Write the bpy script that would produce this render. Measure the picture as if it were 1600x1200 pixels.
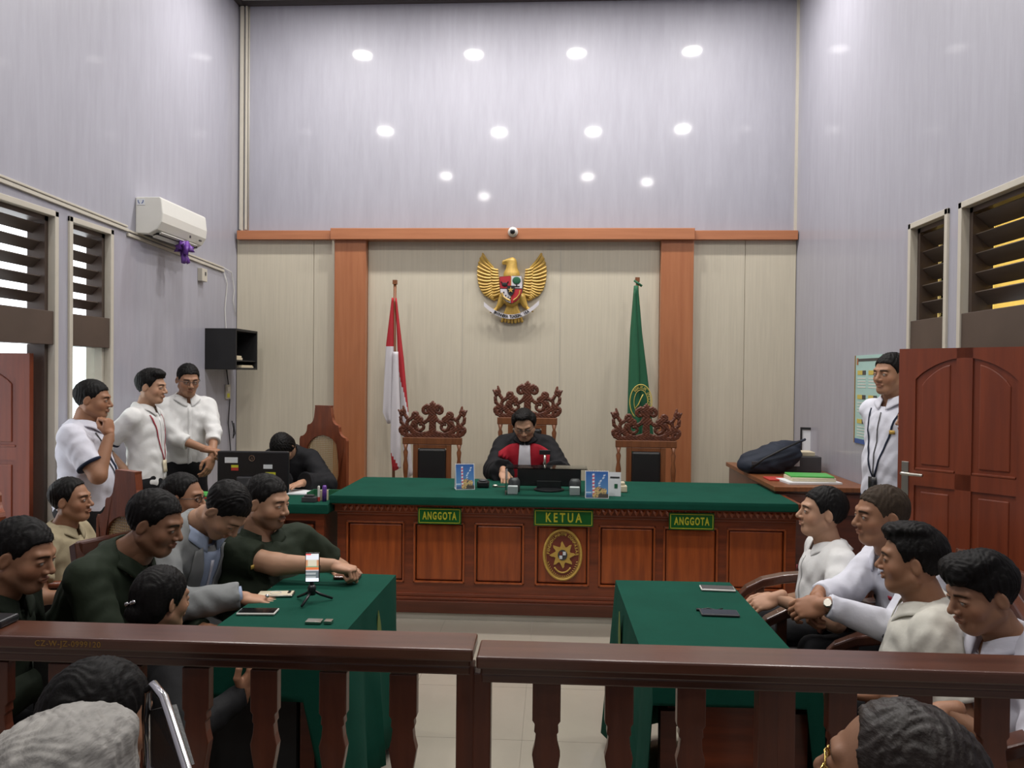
import bpy, bmesh, math, random
import numpy as np
from mathutils import Vector, Matrix, Euler
from mathutils.bvhtree import BVHTree
for o in list(bpy.data.objects): bpy.data.objects.remove(o)
scene = bpy.context.scene
COL = scene.collection
R = math.radians
random.seed(7)
# ---------------------------------------------------------------- camera
CAMZ = 1.70
cam_data = bpy.data.cameras.new('camera'); cam = bpy.data.objects.new('camera', cam_data); COL.objects.link(cam)
cam_data.sensor_width = 36; cam_data.lens = 27.0; cam_data.clip_start = .05
CR = Matrix.Rotation(R(3.1), 4, 'Z') @ Matrix.Rotation(R(90 - .7), 4, 'X') @ Matrix.Rotation(R(.57), 4, 'Z')
cam.matrix_world = Matrix.Translation((0, 0, CAMZ)) @ CR
scene.camera = cam
def P(px, py, Y):
    """photograph position at room depth Y -> room point"""
    d = CR.to_3x3() @ Vector((px - 800, -(py - 600), -1200))
    return Vector((0, 0, CAMZ)) + d * (Y / d.y)
# ---------------------------------------------------------------- world, exposure, lamps
scene.view_settings.view_transform = 'Standard'; scene.view_settings.look = 'None'
scene.view_settings.gamma = 1; scene.view_settings.use_curve_mapping = False
scene.view_settings.exposure = 0.0
W = bpy.data.worlds.new('overcast_sky'); scene.world = W; W.use_nodes = True
W.node_tree.nodes['Background'].inputs[0].default_value = (.93, .97, 1, 1)
W.node_tree.nodes['Background'].inputs[1].default_value = 3.2
CEIL = 5.355; YB = 7.5; XL = -3.15; XR = 2.30; YF = -3.2
LAMPS = [(-2.21, 6.32, 1), (-.94, 6.30, 1), (.22, 6.30, 1), (1.50, 6.32, 1),
         (-2.55, 3.6, .8), (-.85, 3.5, .8), (.55, 3.5, .8), (1.85, 3.6, .8),
         (-2.0, 1.0, .5), (-1.45, -.6, .5), (.58, .9, .5), (1.7, .5, .5)]
LAMP_W = 41
for i, (x, y, s) in enumerate(LAMPS):
    l = bpy.data.lights.new('downlight_lamp', 'AREA'); l.shape = 'DISK'; l.size = .19
    l.energy = LAMP_W * s; l.color = (1, .97, .93); l.spread = R(180)
    o = bpy.data.objects.new('downlight_lamp', l); COL.objects.link(o); o.location = (x, y, CEIL - .035)
# ---------------------------------------------------------------- materials
MATS = {}
def lin(c):
    return tuple(((v / 255) / 12.92 if v / 255 <= .04045 else ((v / 255 + .055) / 1.055) ** 2.4) for v in c)
def mat(name, color, rough=.5, metal=0, var=0, vscale=6, stretch=(1, 1, 1), bump=0, bscale=60, coat=0, spec=.5,
        color2=None, attr=None, emit=0, alpha=1, trans=0, sheen=0, bstretch=None, coat_rough=.08):
    if name in MATS: return MATS[name]
    m = bpy.data.materials.new(name); m.use_nodes = True; nt = m.node_tree; N = nt.nodes; L = nt.links
    b = N['Principled BSDF']; c = tuple(color) + (1,)
    b.inputs['Base Color'].default_value = c; b.inputs['Roughness'].default_value = rough
    b.inputs['Metallic'].default_value = metal; b.inputs['Coat Weight'].default_value = coat
    b.inputs['Coat Roughness'].default_value = coat_rough
    b.inputs['Specular IOR Level'].default_value = spec; b.inputs['Transmission Weight'].default_value = trans
    b.inputs['Sheen Weight'].default_value = sheen; b.inputs['Alpha'].default_value = alpha
    if emit: b.inputs['Emission Color'].default_value = c; b.inputs['Emission Strength'].default_value = emit
    tc = N.new('ShaderNodeTexCoord')
    src = None
    if attr:
        a = N.new('ShaderNodeAttribute'); a.attribute_name = attr; src = a.outputs['Color']
        L.new(src, b.inputs['Base Color'])
        if emit: L.new(src, b.inputs['Emission Color'])
    if var or color2:
        mp = N.new('ShaderNodeMapping'); mp.inputs['Scale'].default_value = stretch
        nz = N.new('ShaderNodeTexNoise'); nz.inputs['Scale'].default_value = vscale; nz.inputs['Detail'].default_value = 5
        nz.inputs['Roughness'].default_value = .6
        L.new(tc.outputs['Object'], mp.inputs['Vector']); L.new(mp.outputs['Vector'], nz.inputs['Vector'])
        mx = N.new('ShaderNodeMix'); mx.data_type = 'RGBA'
        rp = N.new('ShaderNodeMapRange'); rp.inputs['From Min'].default_value = .3; rp.inputs['From Max'].default_value = .7
        L.new(nz.outputs['Fac'], rp.inputs['Value']); L.new(rp.outputs['Result'], mx.inputs['Factor'])
        if color2:
            mx.inputs['A'].default_value = c; mx.inputs['B'].default_value = tuple(color2) + (1,)
        else:
            mx.blend_type = 'MULTIPLY'
            if src: L.new(src, mx.inputs['A'])
            else: mx.inputs['A'].default_value = c
            mx.inputs['B'].default_value = (1 - var,) * 3 + (1,)
        L.new(mx.outputs['Result'], b.inputs['Base Color'])
    if bump:
        nb = N.new('ShaderNodeTexNoise'); nb.inputs['Scale'].default_value = bscale; nb.inputs['Detail'].default_value = 3
        m2 = N.new('ShaderNodeMapping'); m2.inputs['Scale'].default_value = bstretch or stretch
        L.new(tc.outputs['Object'], m2.inputs['Vector']); L.new(m2.outputs['Vector'], nb.inputs['Vector'])
        bp = N.new('ShaderNodeBump'); bp.inputs['Strength'].default_value = bump; bp.inputs['Distance'].default_value = .01
        L.new(nb.outputs['Fac'], bp.inputs['Height']); L.new(bp.outputs['Normal'], b.inputs['Normal'])
    MATS[name] = m; return m
def M_(n): return MATS[n]
mat('lavender_wall', (.385, .38, .435), .5, spec=.25, var=.10, vscale=2.2, stretch=(9, 9, 1.1), bump=.12, bscale=3, bstretch=(9, 9, .6), coat=.45, coat_rough=.065)
mat('cream_panel', (.60, .545, .43), .42, var=.10, vscale=5, stretch=(14, 14, .5), bump=.05, bscale=6)
mat('orange_wood', (.43, .165, .070), .38, color2=(.36, .125, .05), vscale=3, stretch=(9, 9, .5), bump=.03, coat=.2)
mat('orange_wood_h', (.46, .18, .08), .38, color2=(.38, .14, .06), vscale=3, stretch=(.5, 9, 9), bump=.03, coat=.2)
mat('red_wood', (.42, .095, .020), .30, color2=(.22, .045, .012), vscale=3, stretch=(8, 8, .7), bump=.04, coat=.3, coat_rough=.2)
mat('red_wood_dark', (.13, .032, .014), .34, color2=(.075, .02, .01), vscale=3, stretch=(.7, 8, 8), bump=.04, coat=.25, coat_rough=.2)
mat('red_wood_h', (.25, .052, .016), .32, color2=(.12, .027, .010), vscale=3, stretch=(.7, 8, 8), bump=.04, coat=.3, coat_rough=.2)
mat('rail_wood', (.115, .042, .024), .28, color2=(.065, .022, .013), vscale=3, stretch=(.8, 9, 9), bump=.03, coat=.5, coat_rough=.15)
mat('baluster_wood', (.135, .036, .017), .4, color2=(.075, .021, .011), vscale=3, stretch=(9, 9, .7), bump=.04, coat=.25)
mat('door_wood', (.24, .050, .017), .36, color2=(.16, .032, .012), vscale=2.5, stretch=(9, 9, .6), bump=.03, coat=.25, coat_rough=.2)
mat('carved_wood', (.15, .042, .018), .4, color2=(.07, .02, .01), vscale=25, bump=.15, bscale=50)
mat('chair_wood', (.24, .085, .03), .38, color2=(.15, .05, .018), vscale=4, stretch=(8, 8, .8), bump=.04)
mat('pew_wood', (.26, .065, .022), .35, color2=(.15, .036, .015), vscale=4, stretch=(6, 6, 1), bump=.12, bscale=25, coat=.2)
mat('slat_brown', (.10, .075, .06), .35, var=.3, vscale=3, stretch=(8, 1, 8), bump=.03)
mat('board_brown', (.085, .058, .045), .45, var=.25, vscale=3)
mat('cream_paint', (.56, .52, .44), .45, var=.08)
mat('white_plastic', (.72, .71, .66), .3, var=.04)
mat('floor_tile', (.37, .335, .275), .16, var=.08, vscale=3, bump=.01, coat=.3)
mat('grout', (.33, .30, .245), .7)
mat('riser', (.60, .56, .48), .35, var=.08)
mat('green_cloth', (.007, .070, .046), .9, var=.2, vscale=5, bump=.10, bscale=300, spec=.12)
mat('ceiling_white', (.62, .62, .60), .7, var=.04)
mat('gap_shade', (.07, .06, .06), .6)  # shade of the gap below the ceiling, as a colour
mat('black_plastic', (.012, .012, .014), .32, var=.2)
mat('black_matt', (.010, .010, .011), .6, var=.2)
mat('dark_grey', (.05, .05, .055), .4)
mat('chrome', (.75, .75, .77), .12, metal=1)
mat('steel', (.45, .43, .38), .3, metal=1)
mat('gold', (.64, .41, .09), .4, metal=.15, var=.2, vscale=60, bump=.15, bscale=120)
mat('gold_dark', (.36, .20, .04), .45, metal=.3, var=.2)
mat('brass', (.75, .52, .15), .2, metal=1)
mat('sign_green', (.006, .135, .022), .35, var=.06)
mat('sign_yellow', (.62, .60, .04), .45)
mat('plaque_brown', (.17, .035, .02), .4)
mat('black_leather', (.016, .015, .015), .38, bump=.15, bscale=180, var=.2)
mat('flag_red', (.46, .018, .028), .7, var=.15, bump=.05, bscale=200)
mat('flag_white', (.66, .63, .66), .75, var=.06, bump=.05, bscale=200)
mat('flag_green', (.012, .115, .050), .7, var=.15)
mat('yellow_thread', (.58, .46, .10), .6)
mat('paper', (.72, .74, .76), .6, var=.04)
mat('paper_warm', (.66, .58, .42), .6, var=.08)
mat('glossy_screen', (.008, .008, .010), .1, coat=.5)
mat('purple', (.20, .07, .42), .4, var=.5, vscale=60)
mat('folder_green', (.09, .42, .09), .4)
mat('folder_red', (.50, .05, .04), .45)
mat('cane', (.42, .29, .14), .5)
mat('navy', (.012, .018, .035), .75, var=.3, bump=.1, bscale=100)
mat('pin_red', (.35, .03, .05), .4)
mat('attr_plain', (.5, .5, .5), .5, attr='col')
mat('attr_emit', (.5, .5, .5), .4, attr='col', emit=1.2)
mat('leaf_print', (.16, .22, .05), .8, var=.3, vscale=30)
mat('blue_tag', (.05, .10, .30), .5)
def glassmat(name, col, gl=.12):
    m = bpy.data.materials.new(name); m.use_nodes = True; nt = m.node_tree; nt.nodes.clear(); N = nt.nodes
    o = N.new('ShaderNodeOutputMaterial'); mx = N.new('ShaderNodeMixShader'); t = N.new('ShaderNodeBsdfTransparent')
    g = N.new('ShaderNodeBsdfGlossy'); lw = N.new('ShaderNodeLayerWeight'); lw.inputs[0].default_value = gl
    t.inputs[0].default_value = tuple(col) + (1,); g.inputs['Roughness'].default_value = .05
    nt.links.new(lw.outputs['Fresnel'], mx.inputs[0]); nt.links.new(t.outputs[0], mx.inputs[1]); nt.links.new(g.outputs[0], mx.inputs[2])
    nt.links.new(mx.outputs[0], o.inputs[0]); MATS[name] = m
glassmat('window_glass', (.93, .96, .95)); glassmat('amber_glass', (.98, .84, .50)); glassmat('acrylic', (.93, .95, .94), .15)
# ---------------------------------------------------------------- object helpers
def link(name, me, parent=None, loc=None):
    o = bpy.data.objects.new(name, me); COL.objects.link(o)
    if parent is not None: o.parent = parent
    if loc is not None: o.location = loc
    return o
def tag(o, label, cat, group=None):
    o['label'] = label; o['category'] = cat
    if group: o['group'] = group
    return o
def thing(name, label, cat, loc=(0, 0, 0), rz=0, group=None):
    o = bpy.data.objects.new(name, None); COL.objects.link(o); o.empty_display_size = .1
    o.location = loc; o.rotation_euler = (0, 0, R(rz)); return tag(o, label, cat, group)
def struct(o): o['kind'] = 'structure'; return o
def copy_tree(o, parent=None):
    c = o.copy(); COL.objects.link(c); c.parent = parent
    for ch in o.children: copy_tree(ch, c)
    return c
def place_copy(root, loc, rz, label):
    c = copy_tree(root); c.location = loc; c.rotation_euler = (0, 0, R(rz)); c['label'] = label; return c
class MB:
    def __init__(s): s.v = []; s.f = []; s.m = []
    def add(s, V, F, mi=0):
        n = len(s.v); s.v += [tuple(p) for p in V]; s.f += [tuple(i + n for i in q) for q in F]; s.m += [mi] * len(F); return s
    def box(s, x0, x1, y0, y1, z0, z1, mi=0, T=None):
        V = [Vector(p) for p in ((x0, y0, z0), (x1, y0, z0), (x1, y1, z0), (x0, y1, z0), (x0, y0, z1), (x1, y0, z1), (x1, y1, z1), (x0, y1, z1))]
        if T: V = [T @ p for p in V]
        return s.add(V, [(0, 3, 2, 1), (4, 5, 6, 7), (0, 1, 5, 4), (1, 2, 6, 5), (2, 3, 7, 6), (3, 0, 4, 7)], mi)
    def cbox(s, c, d, mi=0, T=None):
        return s.box(c[0] - d[0] / 2, c[0] + d[0] / 2, c[1] - d[1] / 2, c[1] + d[1] / 2, c[2] - d[2] / 2, c[2] + d[2] / 2, mi, T)
    def tube(s, pts, r, n=10, mi=0, caps=True):
        pts = [Vector(p) for p in pts]; rs = r if isinstance(r, (list, tuple)) else [r] * len(pts)
        V = []; up = None
        for i, p in enumerate(pts):
            t = (pts[min(i + 1, len(pts) - 1)] - pts[max(i - 1, 0)]).normalized()
            if up is None: up = Vector((0, 0, 1)) if abs(t.z) < .9 else Vector((1, 0, 0))
            a = t.cross(up).normalized(); up = a.cross(t).normalized()
            for k in range(n):
                q = 2 * math.pi * k / n; V.append(p + (a * math.cos(q) + up * math.sin(q)) * rs[i])
        F = []
        for i in range(len(pts) - 1):
            for k in range(n):
                k2 = (k + 1) % n; F.append((i * n + k2, i * n + k, (i + 1) * n + k, (i + 1) * n + k2))
        if caps: F.append(tuple(range(n))); F.append(tuple(range(len(pts) * n - 1, (len(pts) - 1) * n - 1, -1)))
        return s.add(V, F, mi)
    def lathe(s, prof, n=20, c=(0, 0, 0), mi=0, T=None):
        V = []
        for r, z in prof:
            for k in range(n):
                q = 2 * math.pi * k / n; p = Vector((c[0] + r * math.cos(q), c[1] + r * math.sin(q), c[2] + z)); V.append(T @ p if T else p)
        F = [(i * n + k, i * n + (k + 1) % n, (i + 1) * n + (k + 1) % n, (i + 1) * n + k) for i in range(len(prof) - 1) for k in range(n)]
        F.append(tuple(range(n - 1, -1, -1))); F.append(tuple(range((len(prof) - 1) * n, len(prof) * n)))
        return s.add(V, F, mi)
    def prism(s, poly, d0, d1, plane='xz', mi=0, T=None):
        """extrude a 2D outline; xz: along y, yz: along x, xy: along z"""
        def mk(a, b, d): return Vector((a, d, b)) if plane == 'xz' else Vector((d, a, b)) if plane == 'yz' else Vector((a, b, d))
        n = len(poly); V = [mk(a, b, d0) for a, b in poly] + [mk(a, b, d1) for a, b in poly]
        if T: V = [T @ p for p in V]
        F = [tuple(range(n)), tuple(range(2 * n - 1, n - 1, -1))] + [(k, k + n, (k + 1) % n + n, (k + 1) % n) for k in range(n)]
        return s.add(V, F, mi)
    def sphere(s, c, r, n=16, m=10, mi=0, T=None):
        r = r if isinstance(r, (tuple, list)) else (r, r, r); V = []
        for i in range(m + 1):
            a = math.pi * i / m
            for k in range(n):
                q = 2 * math.pi * k / n
                p = Vector((c[0] + r[0] * math.sin(a) * math.cos(q), c[1] + r[1] * math.sin(a) * math.sin(q), c[2] - r[2] * math.cos(a)))
                V.append(T @ p if T else p)
        return s.add(V, [(i * n + k, i * n + (k + 1) % n, (i + 1) * n + (k + 1) % n, (i + 1) * n + k) for i in range(m) for k in range(n)], mi)
    def sheet(s, fn, nu, nv, mi=0):
        V = [fn(u / nu, v / nv) for v in range(nv + 1) for u in range(nu + 1)]
        F = [(v * (nu + 1) + u, v * (nu + 1) + u + 1, (v + 1) * (nu + 1) + u + 1, (v + 1) * (nu + 1) + u) for v in range(nv) for u in range(nu)]
        return s.add(V, F, mi)
    def build(s, name, mats, parent=None, smooth=False, bevel=0, solid=0, loc=None, fix=True):
        me = bpy.data.meshes.new(name); me.from_pydata(s.v, [], s.f)
        for m in (mats if isinstance(mats, (list, tuple)) else [mats]): me.materials.append(M_(m))
        me.polygons.foreach_set('material_index', s.m)
        if fix:
            bm = bmesh.new(); bm.from_mesh(me); bmesh.ops.recalc_face_normals(bm, faces=bm.faces); bm.to_mesh(me); bm.free()
        if smooth: me.polygons.foreach_set('use_smooth', [True] * len(me.polygons))
        me.update(); o = link(name, me, parent, loc)
        if bevel:
            b = o.modifiers.new('edge', 'BEVEL'); b.width = bevel; b.segments = 2; b.limit_method = 'ANGLE'; b.angle_limit = R(35)
        if solid:
            b = o.modifiers.new('thickness', 'SOLIDIFY'); b.thickness = solid; b.offset = 1
        return o
def smooth_by_angle(o, ang=40):
    me = o.data
    bm = bmesh.new(); bm.from_mesh(me)
    for f in bm.faces: f.smooth = True
    for e in bm.edges: e.smooth = e.calc_face_angle(0) < R(ang)
    bm.to_mesh(me); bm.free(); return o
def text_mesh(s, size, depth=.002, bold=.0, sx=1, space=1):
    cu = bpy.data.curves.new('lettering', 'FONT'); cu.body = s; cu.size = size; cu.extrude = depth; cu.offset = bold
    cu.align_x = 'CENTER'; cu.align_y = 'CENTER'; cu.space_character = space; cu.resolution_u = 3
    o = bpy.data.objects.new('t', cu); COL.objects.link(o)
    dg = bpy.context.evaluated_depsgraph_get(); me = bpy.data.meshes.new_from_object(o.evaluated_get(dg))
    bpy.data.objects.remove(o)
    me.transform(Matrix.Diagonal((sx, 1, 1, 1))); return me
UPR = Matrix.Rotation(R(90), 4, 'X')       # lettering upright, facing -Y
def lettering(s, size, m, parent, loc, T=None, depth=.002, bold=0, sx=1, space=1, name='lettering'):
    me = text_mesh(s, size, depth, bold, sx, space); me.transform(T or UPR); me.materials.clear(); me.materials.append(M_(m))
    return link(name, me, parent, loc)
def arc_text(s, size, rx, rz, a0, a1, m, parent, loc, name='lettering', flip=False, depth=.002, plane=None, bold=0):
    """letters along an ellipse arc in the XZ plane, joined into one mesh"""
    me = bpy.data.meshes.new(name); bm = bmesh.new()
    for i, ch in enumerate(s):
        if ch == ' ': continue
        a = R(a0 + (a1 - a0) * i / (len(s) - 1)); lm = text_mesh(ch, size, depth, bold)
        ang = math.atan2(math.sin(a) / rz, math.cos(a) / rx) - math.pi / 2 + (math.pi if flip else 0)
        lm.transform(Matrix.Translation((rx * math.cos(a), 0, rz * math.sin(a))) @ Matrix.Rotation(-ang, 4, 'Y') @ UPR)
        if plane: lm.transform(plane)
        bm.from_mesh(lm); bpy.data.meshes.remove(lm)
    bm.to_mesh(me); bm.free(); me.materials.append(M_(m)); return link(name, me, parent, loc)
# ---------------------------------------------------------------- implicit surfaces (used for carving and figures)
def smin(a, b, k):
    h = np.clip(.5 + .5 * (b - a) / k, 0, 1); return b * (1 - h) + a * h - k * h * (1 - h)
class SDF:
    def __init__(s, lo, hi, h):
        s.o = np.array(lo, float); s.h = h; s.n = np.ceil((np.array(hi) - s.o) / h).astype(int) + 1
        s.f = np.full(s.n, 1.0, np.float32)
    def grid(s, sl=None):
        ax = [s.o[i] + s.h * np.arange(s.n[i], dtype=np.float32) for i in range(3)]
        if sl: ax = [ax[i][sl[i]] for i in range(3)]
        return ax[0][:, None, None], ax[1][None, :, None], ax[2][None, None, :]
    def box_sl(s, lo, hi):
        a = np.clip(np.floor((np.array(lo) - s.o) / s.h).astype(int), 0, s.n); b = np.clip(np.ceil((np.array(hi) - s.o) / s.h).astype(int) + 1, 0, s.n)
        return tuple(slice(a[i], b[i]) for i in range(3))
    def op(s, sl, d, k, mode):
        g = s.f[sl]
        if g.size == 0: return
        s.f[sl] = smin(g, d, k) if mode == 'u' else -smin(-g, d, k)
    def cap(s, a, b, r1, r2=None, k=.015, mode='u', cut=None, flat=None):
        a = np.array(a, float); b = np.array(b, float); r2 = r1 if r2 is None else r2; r = max(r1, r2) + k + 2.5 * s.h
        sl = s.box_sl(np.minimum(a, b) - r, np.maximum(a, b) + r); X, Y, Z = s.grid(sl)
        ba = b - a; L = max(ba @ ba, 1e-9)
        px, py, pz = X - a[0], Y - a[1], Z - a[2]
        t = np.clip((px * ba[0] + py * ba[1] + pz * ba[2]) / L, 0, 1)
        d = np.sqrt((px - t * ba[0]) ** 2 + (py - t * ba[1]) ** 2 + (pz - t * ba[2]) ** 2) - (r1 + (r2 - r1) * t)
        if cut is not None:
            c, nn = np.array(cut[0], float), np.array(cut[1], float)
            d = np.maximum(d, (X - c[0]) * nn[0] + (Y - c[1]) * nn[1] + (Z - c[2]) * nn[2])
        s.op(sl, d, k, mode); return s
    def ell(s, c, r, Rm=None, k=.02, mode='u'):
        c = np.array(c, float); r = np.array(r, float); q = r.max() + k + 2.5 * s.h
        sl = s.box_sl(c - q, c + q); X, Y, Z = s.grid(sl); X = X - c[0]; Y = Y - c[1]; Z = Z - c[2]
        if Rm is not None:
            X, Y, Z = (X * Rm[0][0] + Y * Rm[1][0] + Z * Rm[2][0], X * Rm[0][1] + Y * Rm[1][1] + Z * Rm[2][1], X * Rm[0][2] + Y * Rm[1][2] + Z * Rm[2][2])
        k0 = np.sqrt((X / r[0]) ** 2 + (Y / r[1]) ** 2 + (Z / r[2]) ** 2); k1 = np.sqrt((X / r[0] ** 2) ** 2 + (Y / r[1] ** 2) ** 2 + (Z / r[2] ** 2) ** 2)
        d = k0 * (k0 - 1) / np.maximum(k1, 1e-6); s.op(sl, d, k, mode); return s
    def mesh(s):
        f = s.f; ins = f < 0; n = np.array(f.shape)
        c = np.zeros(n - 1, np.int8)
        offs = [(i, j, k) for i in (0, 1) for j in (0, 1) for k in (0, 1)]
        for i, j, k in offs: c += ins[i:n[0] - 1 + i, j:n[1] - 1 + j, k:n[2] - 1 + k]
        idx = np.argwhere((c > 0) & (c < 8))
        if len(idx) == 0: return np.zeros((0, 3)), np.zeros((0, 4), int)
        num = np.full(n - 1, -1, np.int64); num[tuple(idx.T)] = np.arange(len(idx))
        S = np.zeros((len(idx), 3)); C = np.zeros(len(idx))
        for a in offs:
            for ax in range(3):
                if a[ax]: continue
                b = list(a); b[ax] = 1
                fa = f[tuple((idx + a).T)]; fb = f[tuple((idx + b).T)]; m = (fa < 0) != (fb < 0)
                t = np.where(m, fa / np.where(m, fa - fb, 1), 0); p = np.repeat([np.array(a, float)], len(idx), 0); p[:, ax] += t
                S += p * m[:, None]; C += m
        V = (idx + S / C[:, None]) * s.h + s.o; F = []
        for ax in range(3):
            sa = [slice(None)] * 3; sb = [slice(None)] * 3; sa[ax] = slice(0, n[ax] - 1); sb[ax] = slice(1, n[ax])
            e = np.argwhere(ins[tuple(sa)] != ins[tuple(sb)]); u, w = [(1, 2), (2, 0), (0, 1)][ax]
            ok = (e[:, u] > 0) & (e[:, w] > 0) & (e[:, u] < n[u] - 1) & (e[:, w] < n[w] - 1); e = e[ok]
            q = []
            for du, dw in ((0, 0), (-1, 0), (-1, -1), (0, -1)):
                g = e.copy(); g[:, u] += du; g[:, w] += dw; q.append(num[tuple(g.T)])
            q = np.stack(q, 1); fl = ins[tuple(e.T)]; q[~fl] = q[~fl][:, ::-1]; F.append(q)
        return V, np.concatenate(F)
def np_mesh(name, V, F, mats, parent=None, col=None, loc=None, mi=None):
    me = bpy.data.meshes.new(name); V = np.asarray(V, np.float32); F = np.asarray(F, np.int32)
    me.vertices.add(len(V)); me.vertices.foreach_set('co', V.ravel())
    me.loops.add(F.size); me.loops.foreach_set('vertex_index', F.ravel())
    me.polygons.add(len(F)); me.polygons.foreach_set('loop_start', np.arange(0, F.size, F.shape[1], dtype=np.int32))
    me.polygons.foreach_set('use_smooth', np.ones(len(F), bool))
    for m in (mats if isinstance(mats, (list, tuple)) else [mats]): me.materials.append(M_(m))
    if mi is not None: me.polygons.foreach_set('material_index', np.asarray(mi, np.int32))
    if col is not None:
        a = me.color_attributes.new('col', 'FLOAT_COLOR', 'POINT'); c4 = np.ones((len(V), 4), np.float32); c4[:, :3] = col; a.data.foreach_set('color', c4.ravel())
    me.update(calc_edges=True); me.validate(); return link(name, me, parent, loc)
# ================================================================ ROOM
WT = .17
def wall_boxes(name, side):
    X0, X1 = (XL - WT, XL) if side < 0 else (XR, XR + WT)
    d0, d1, w0, w1 = OPEN[side]
    m = MB()
    m.box(X0, X1, YF, d0, 0, CEIL).box(X0, X1, d1, w0, 0, CEIL).box(X0, X1, w1, YB + .2, 0, CEIL)
    m.box(X0, X1, d0, d1, 2.67, CEIL).box(X0, X1, w0, w1, 2.67, CEIL).box(X0, X1, w0, w1, 0, .55)
    return struct(m.build(name, 'lavender_wall'))
OPEN = {-1: (3.80, 4.68, 4.85, 5.29), 1: (3.70, 4.48, 4.66, 5.10)}
wall_boxes('wall_left', -1); wall_boxes('wall_right', 1)
wb = struct(MB().box(XL, XR, YB, YB + .2, 0, CEIL).build('wall_back', 'lavender_wall'))
struct(MB().box(XL - WT, XR + WT, YF - .2, YF, 0, CEIL).build('wall_front', 'lavender_wall'))
ceil = struct(MB().box(XL - WT, XR + WT, YF - .2, YB + .2, CEIL, CEIL + .1).build('ceiling', 'ceiling_white'))
MB().box(XL, XR, YB - .05, YB, CEIL - .035, CEIL).box(XL, XL + .05, YF, YB - .05, CEIL - .035, CEIL).box(XR - .05, XR, YF, YB - .05, CEIL - .035, CEIL).build('gap_shade_strip', 'gap_shade', ceil)  # dark strips painted as the shadow gap where walls meet ceiling
# floor: base slab and one tile after another
floor = struct(MB().box(XL - .6, XR + .6, YF - .2, YB + .2, -.1, -.004).build('floor', 'grout'))
tm = None; ts = .6
for i in range(10):
    for j in range(14):
        x0 = XL + .02 + i * ts; y0 = -3.05 + j * ts
        if x0 > XR: continue
        w = min(ts, XR - x0)
        if w < ts - .01:
            t = MB().box(.0015, w, .0015, ts - .0015, -.008, 0).build('tile', 'floor_tile', floor)
        elif tm is None:
            t = MB().box(.0009, ts - .0009, .0009, ts - .0009, -.008, 0).build('tile', 'floor_tile', floor); tm = t.data
        else: t = link('tile', tm, floor)
        t.location = (x0, y0, 0)
# raised floor behind the judges' bench
dais = struct(MB().box(XL, XR, 5.27, YB, 0, .045).build('floor_dais', 'riser'))
# lower back wall cladding: cream panels, orange wood pillars and beams
YC = YB - .03
zb = P(450, 374, YC).z; xpL0, xpL1 = P(522, 500, 7.38).x, P(571, 500, 7.38).x; xpR0, xpR1 = P(1032, 500, 7.38).x, P(1083, 500, 7.38).x
clad = struct(MB().box(XL, XR, YC + .01, YB, .045, zb).build('trim_1', 'cream_panel'))
xs = [XL + .004, P(490, 500, YC).x, xpL0 - .002]
for a, b in zip(xs, xs[1:]): MB().box(a + .002, b - .002, YC - .004, YC + .01, .05, zb).build('panel', 'cream_panel', clad, bevel=.003)
xs = [xpL1, P(723, 500, YC).x, P(875, 500, YC).x, xpR0]
for a, b in zip(xs, xs[1:]): MB().box(a + .002, b - .002, YC - .004, YC + .01, .05, zb).build('panel', 'cream_panel', clad, bevel=.003)
xs = [xpR1, P(1163, 500, YC).x, XR - .004]
for a, b in zip(xs, xs[1:]): MB().box(a + .002, b - .002, YC - .004, YC + .01, .05, zb).build('panel', 'cream_panel', clad, bevel=.003)
for x in (P(723, 500, YC).x, P(875, 500, YC).x):
    MB().box(x - .004, x + .004, YC - .008, YC, .05, zb).build('joint_strip', 'cream_paint', clad)
pil = struct(MB().box(xpL0, xpL1, 7.38, YC, .045, P(540, 370, 7.38).z).build('trim_2', 'orange_wood', bevel=.004))
pil = struct(MB().box(xpR0, xpR1, 7.38, YC, .045, P(1060, 370, 7.38).z).build('trim_3', 'orange_wood', bevel=.004))
beam = struct(MB().box(P(516, 366, 7.33).x, P(1086, 366, 7.33).x, 7.33, YC, P(800, 374, 7.33).z, P(800, 356, 7.33).z).build('trim_4', 'orange_wood_h', bevel=.004))
z0, z1 = P(450, 374, 7.40).z, P(450, 360, 7.40).z
struct(MB().box(P(370, 366, 7.40).x, P(516, 366, 7.40).x, 7.40, YB, z0, z1).build('trim_5', 'orange_wood_h', bevel=.003))
struct(MB().box(P(1086, 366, 7.40).x, XR - .01, 7.40, YB, z0, z1).build('trim_6', 'orange_wood_h', bevel=.003))
# corner conduits
for k, (px, w, n) in enumerate([(362.5, .035, 'white'), (371.5, .018, 'slim')]):
    x = XL + .02 + k * .055; 
    c = MB().box(x, x + w, YB - .03, YB, z1 + .02 - .03 * (k == 0), CEIL - .04).build('trim_%d' % (7 + k), 'cream_paint', bevel=.004); struct(c)
struct(MB().tube([(XL + .105, YB - .006, z1), (XL + .105, YB - .006, CEIL - .04)], .006, 8).build('trim_9', 'cream_paint', smooth=True))
struct(MB().box(XR - .022, XR, YB - .022, YB, z1, CEIL - .04).build('trim_10', 'cream_paint'))
struct(MB().tube([(XL + .03, YB - .05, z1 + .01), (XL + .10, YB - .07, z1 - .03)], .012, 8).build('trim_11', 'dark_grey', smooth=True))
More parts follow.
